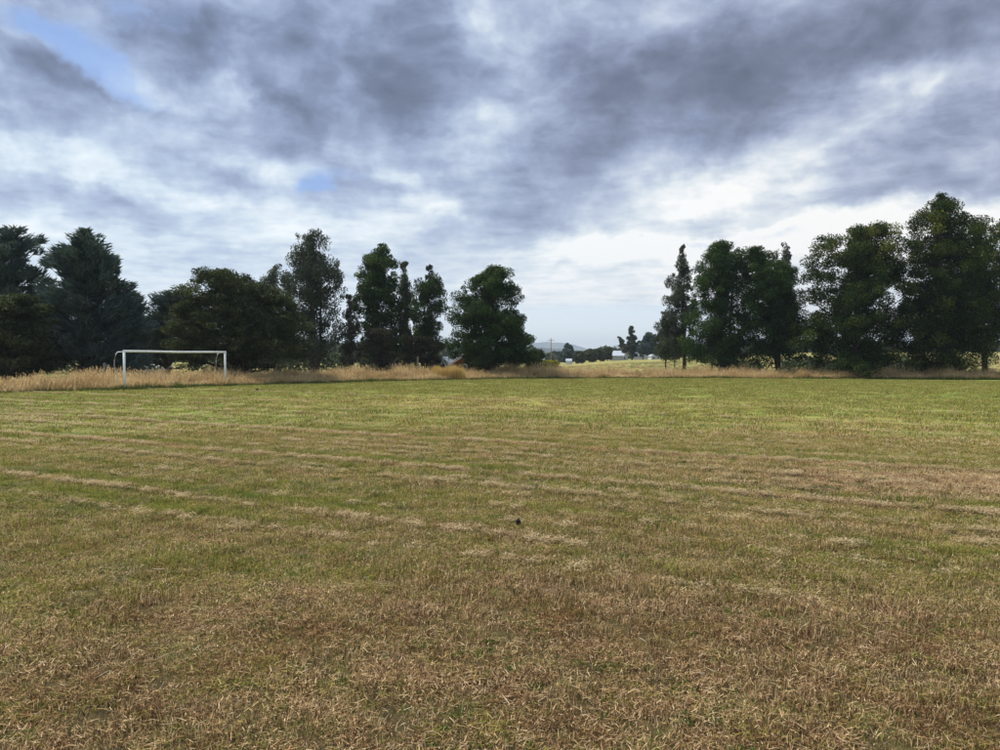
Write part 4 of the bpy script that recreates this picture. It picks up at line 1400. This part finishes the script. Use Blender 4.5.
# utility pole
up = link(bpy.data.objects.new("utility_pole", None))
xp = at(551, 350, 190).x
up.location = (xp, 190, float(height(xp, 190)))
tag(up, "thin utility pole standing against the blue far hills", "utility pole")
zt = at(551, 338.5, 190).z - up.location.z
pipe("pole", [(0, 0, -.3), (0, 0, zt)], .11, m_post, up, 8)
bar("crossarm", (-.75, 0, zt - .5), (.75, 0, zt - .5), .1, .12, m_post, up, 0)
for s in (-.65, 0.0, .65):
    pipe("insulator", [(s, 0, zt - .45 if s else zt), (s, 0, zt - .25 if s else zt + .15)], .05, m_trim, up, 8)

# fence posts behind the strip
FP = [(103, 41.5, 1.35, 3, "split wooden post left of the goal, leaning slightly"), (109, 42.5, 1.25, -4, "thinner wooden post beside the goal's left end"),
      (417.5, 60.5, 1.75, 1, "grey wooden post in the dry strip below the open slender tree"), (712, 66, 1.2, 2, "low wooden post under the right grove's first big tree")]
for px, Y, hgt, lean, lab in FP:
    x = at(px, 370, Y).x
    z = float(height(x, Y))
    fpo = bar("fence_post", (0, 0, -.2), (0, 0, hgt), .13, .11, m_post, None, .015)
    fpo.location = (x, Y, z)
    fpo.rotation_euler = (0, R(lean), R(20))
    tag(fpo, lab, "fence post", "wooden posts along the strip")

# ------------------------------------------------------------------ small things on the grass
def clod(name, px, py, w, h, label, seed, mat):
    import bmesh
    r = random.Random(seed)
    bm = bmesh.new()
    bmesh.ops.create_icosphere(bm, subdivisions=2, radius=1.0)
    for v in bm.verts:
        k = 1 + .22 * (r.random() - .5) + .15 * math.sin(v.co.x * 5 + seed) * math.cos(v.co.z * 4)
        v.co = Vector((v.co.x * w / 2 * k, v.co.y * w / 2 * k, v.co.z * h / 2 * k + h * .42))
    me = bpy.data.meshes.new(name)
    bm.to_mesh(me)
    bm.free()
    me.materials.append(mat)
    o_ = link(bpy.data.objects.new(name, me))
    o_.location = gp3(px, py)
    tag(o_, label, "clod")
    return o_


m_clod = simple_mat("dark_damp_earth", (.010, .008, .007, 1), (.035, .026, .02, 1), 30)
clod("earth_clod", 518, 526, .045, .085, "small dark upright clod of earth in the middle of the mown grass", 3, m_clod)
clod("earth_clod", 257, 392, .16, .14, "dark clod of earth on the grass right of the goal", 5, m_clod)

# loose straws lying on the near grass
def straws():
    r = np.random.RandomState(99)
    k = 160
    a = (r.rand(k) * 2 - 1) * .72
    d = 2.6 + 6 * r.rand(k) ** 1.4
    x, y = d * np.sin(a), d * np.cos(a)
    z = height(x, y) + .025 + .03 * r.rand(k)
    P = np.stack([x, y, z], -1)
    yaw = r.rand(k) * 6.28
    pit = r.randn(k) * .22
    ln = .02 + .035 * r.rand(k) ** 2
    dr = np.stack([np.cos(yaw) * np.cos(pit), np.sin(yaw) * np.cos(pit), np.sin(pit)], -1)
    sd_ = np.stack([-np.sin(yaw), np.cos(yaw), r.randn(k) * .5], -1) * .0016
    upv = np.array([0, 0, .0016])
    e0, e1 = P - dr * ln[:, None], P + dr * ln[:, None] + np.stack([0 * x, 0 * x, r.randn(k) * .01], -1)
    v = np.stack([e0 - sd_, e0 + sd_, e0 + upv, e1 - sd_, e1 + sd_, e1 + upv], 1).reshape(-1, 3)
    kk = np.arange(k)[:, None, None] * 6
    q_ = (np.array([[0, 1, 4, 3], [1, 2, 5, 4], [2, 0, 3, 5]])[None] + kk).reshape(-1, 4)
    m, n, o = material("bleached_straw")
    tt = n.n('ShaderNodeAttribute', attribute_name='tint').outputs['Fac']
    n.put(o.inputs[0], principled(n, n.ramp(tt, [(0, (.40, .29, .17, 1)), (.6, (.58, .46, .31, 1)), (1, (.74, .66, .52, 1))]), .6, .3).outputs[0])
    me = quad_mesh("straw", v, q_, m)
    attr(me, 'tint', np.repeat(r.rand(k), 6))
    tag(link(bpy.data.objects.new("loose_straw", me)), kind='stuff')


straws()

# ------------------------------------------------------------------ haze
m_haze, n, o = material("haze_air")
pv = n.n('ShaderNodeVolumePrincipled')
pv.inputs['Color'].default_value = (.70, .84, 1.0, 1)
pv.inputs['Density'].default_value = 2.4e-4
pv.inputs['Anisotropy'].default_value = .2
n.t.links.new(pv.outputs[0], o.inputs['Volume'])
hz = box("haze", (-8500, -2500, -14), (8500, 7200, 160), m_haze, None)
tag(hz, kind='stuff')
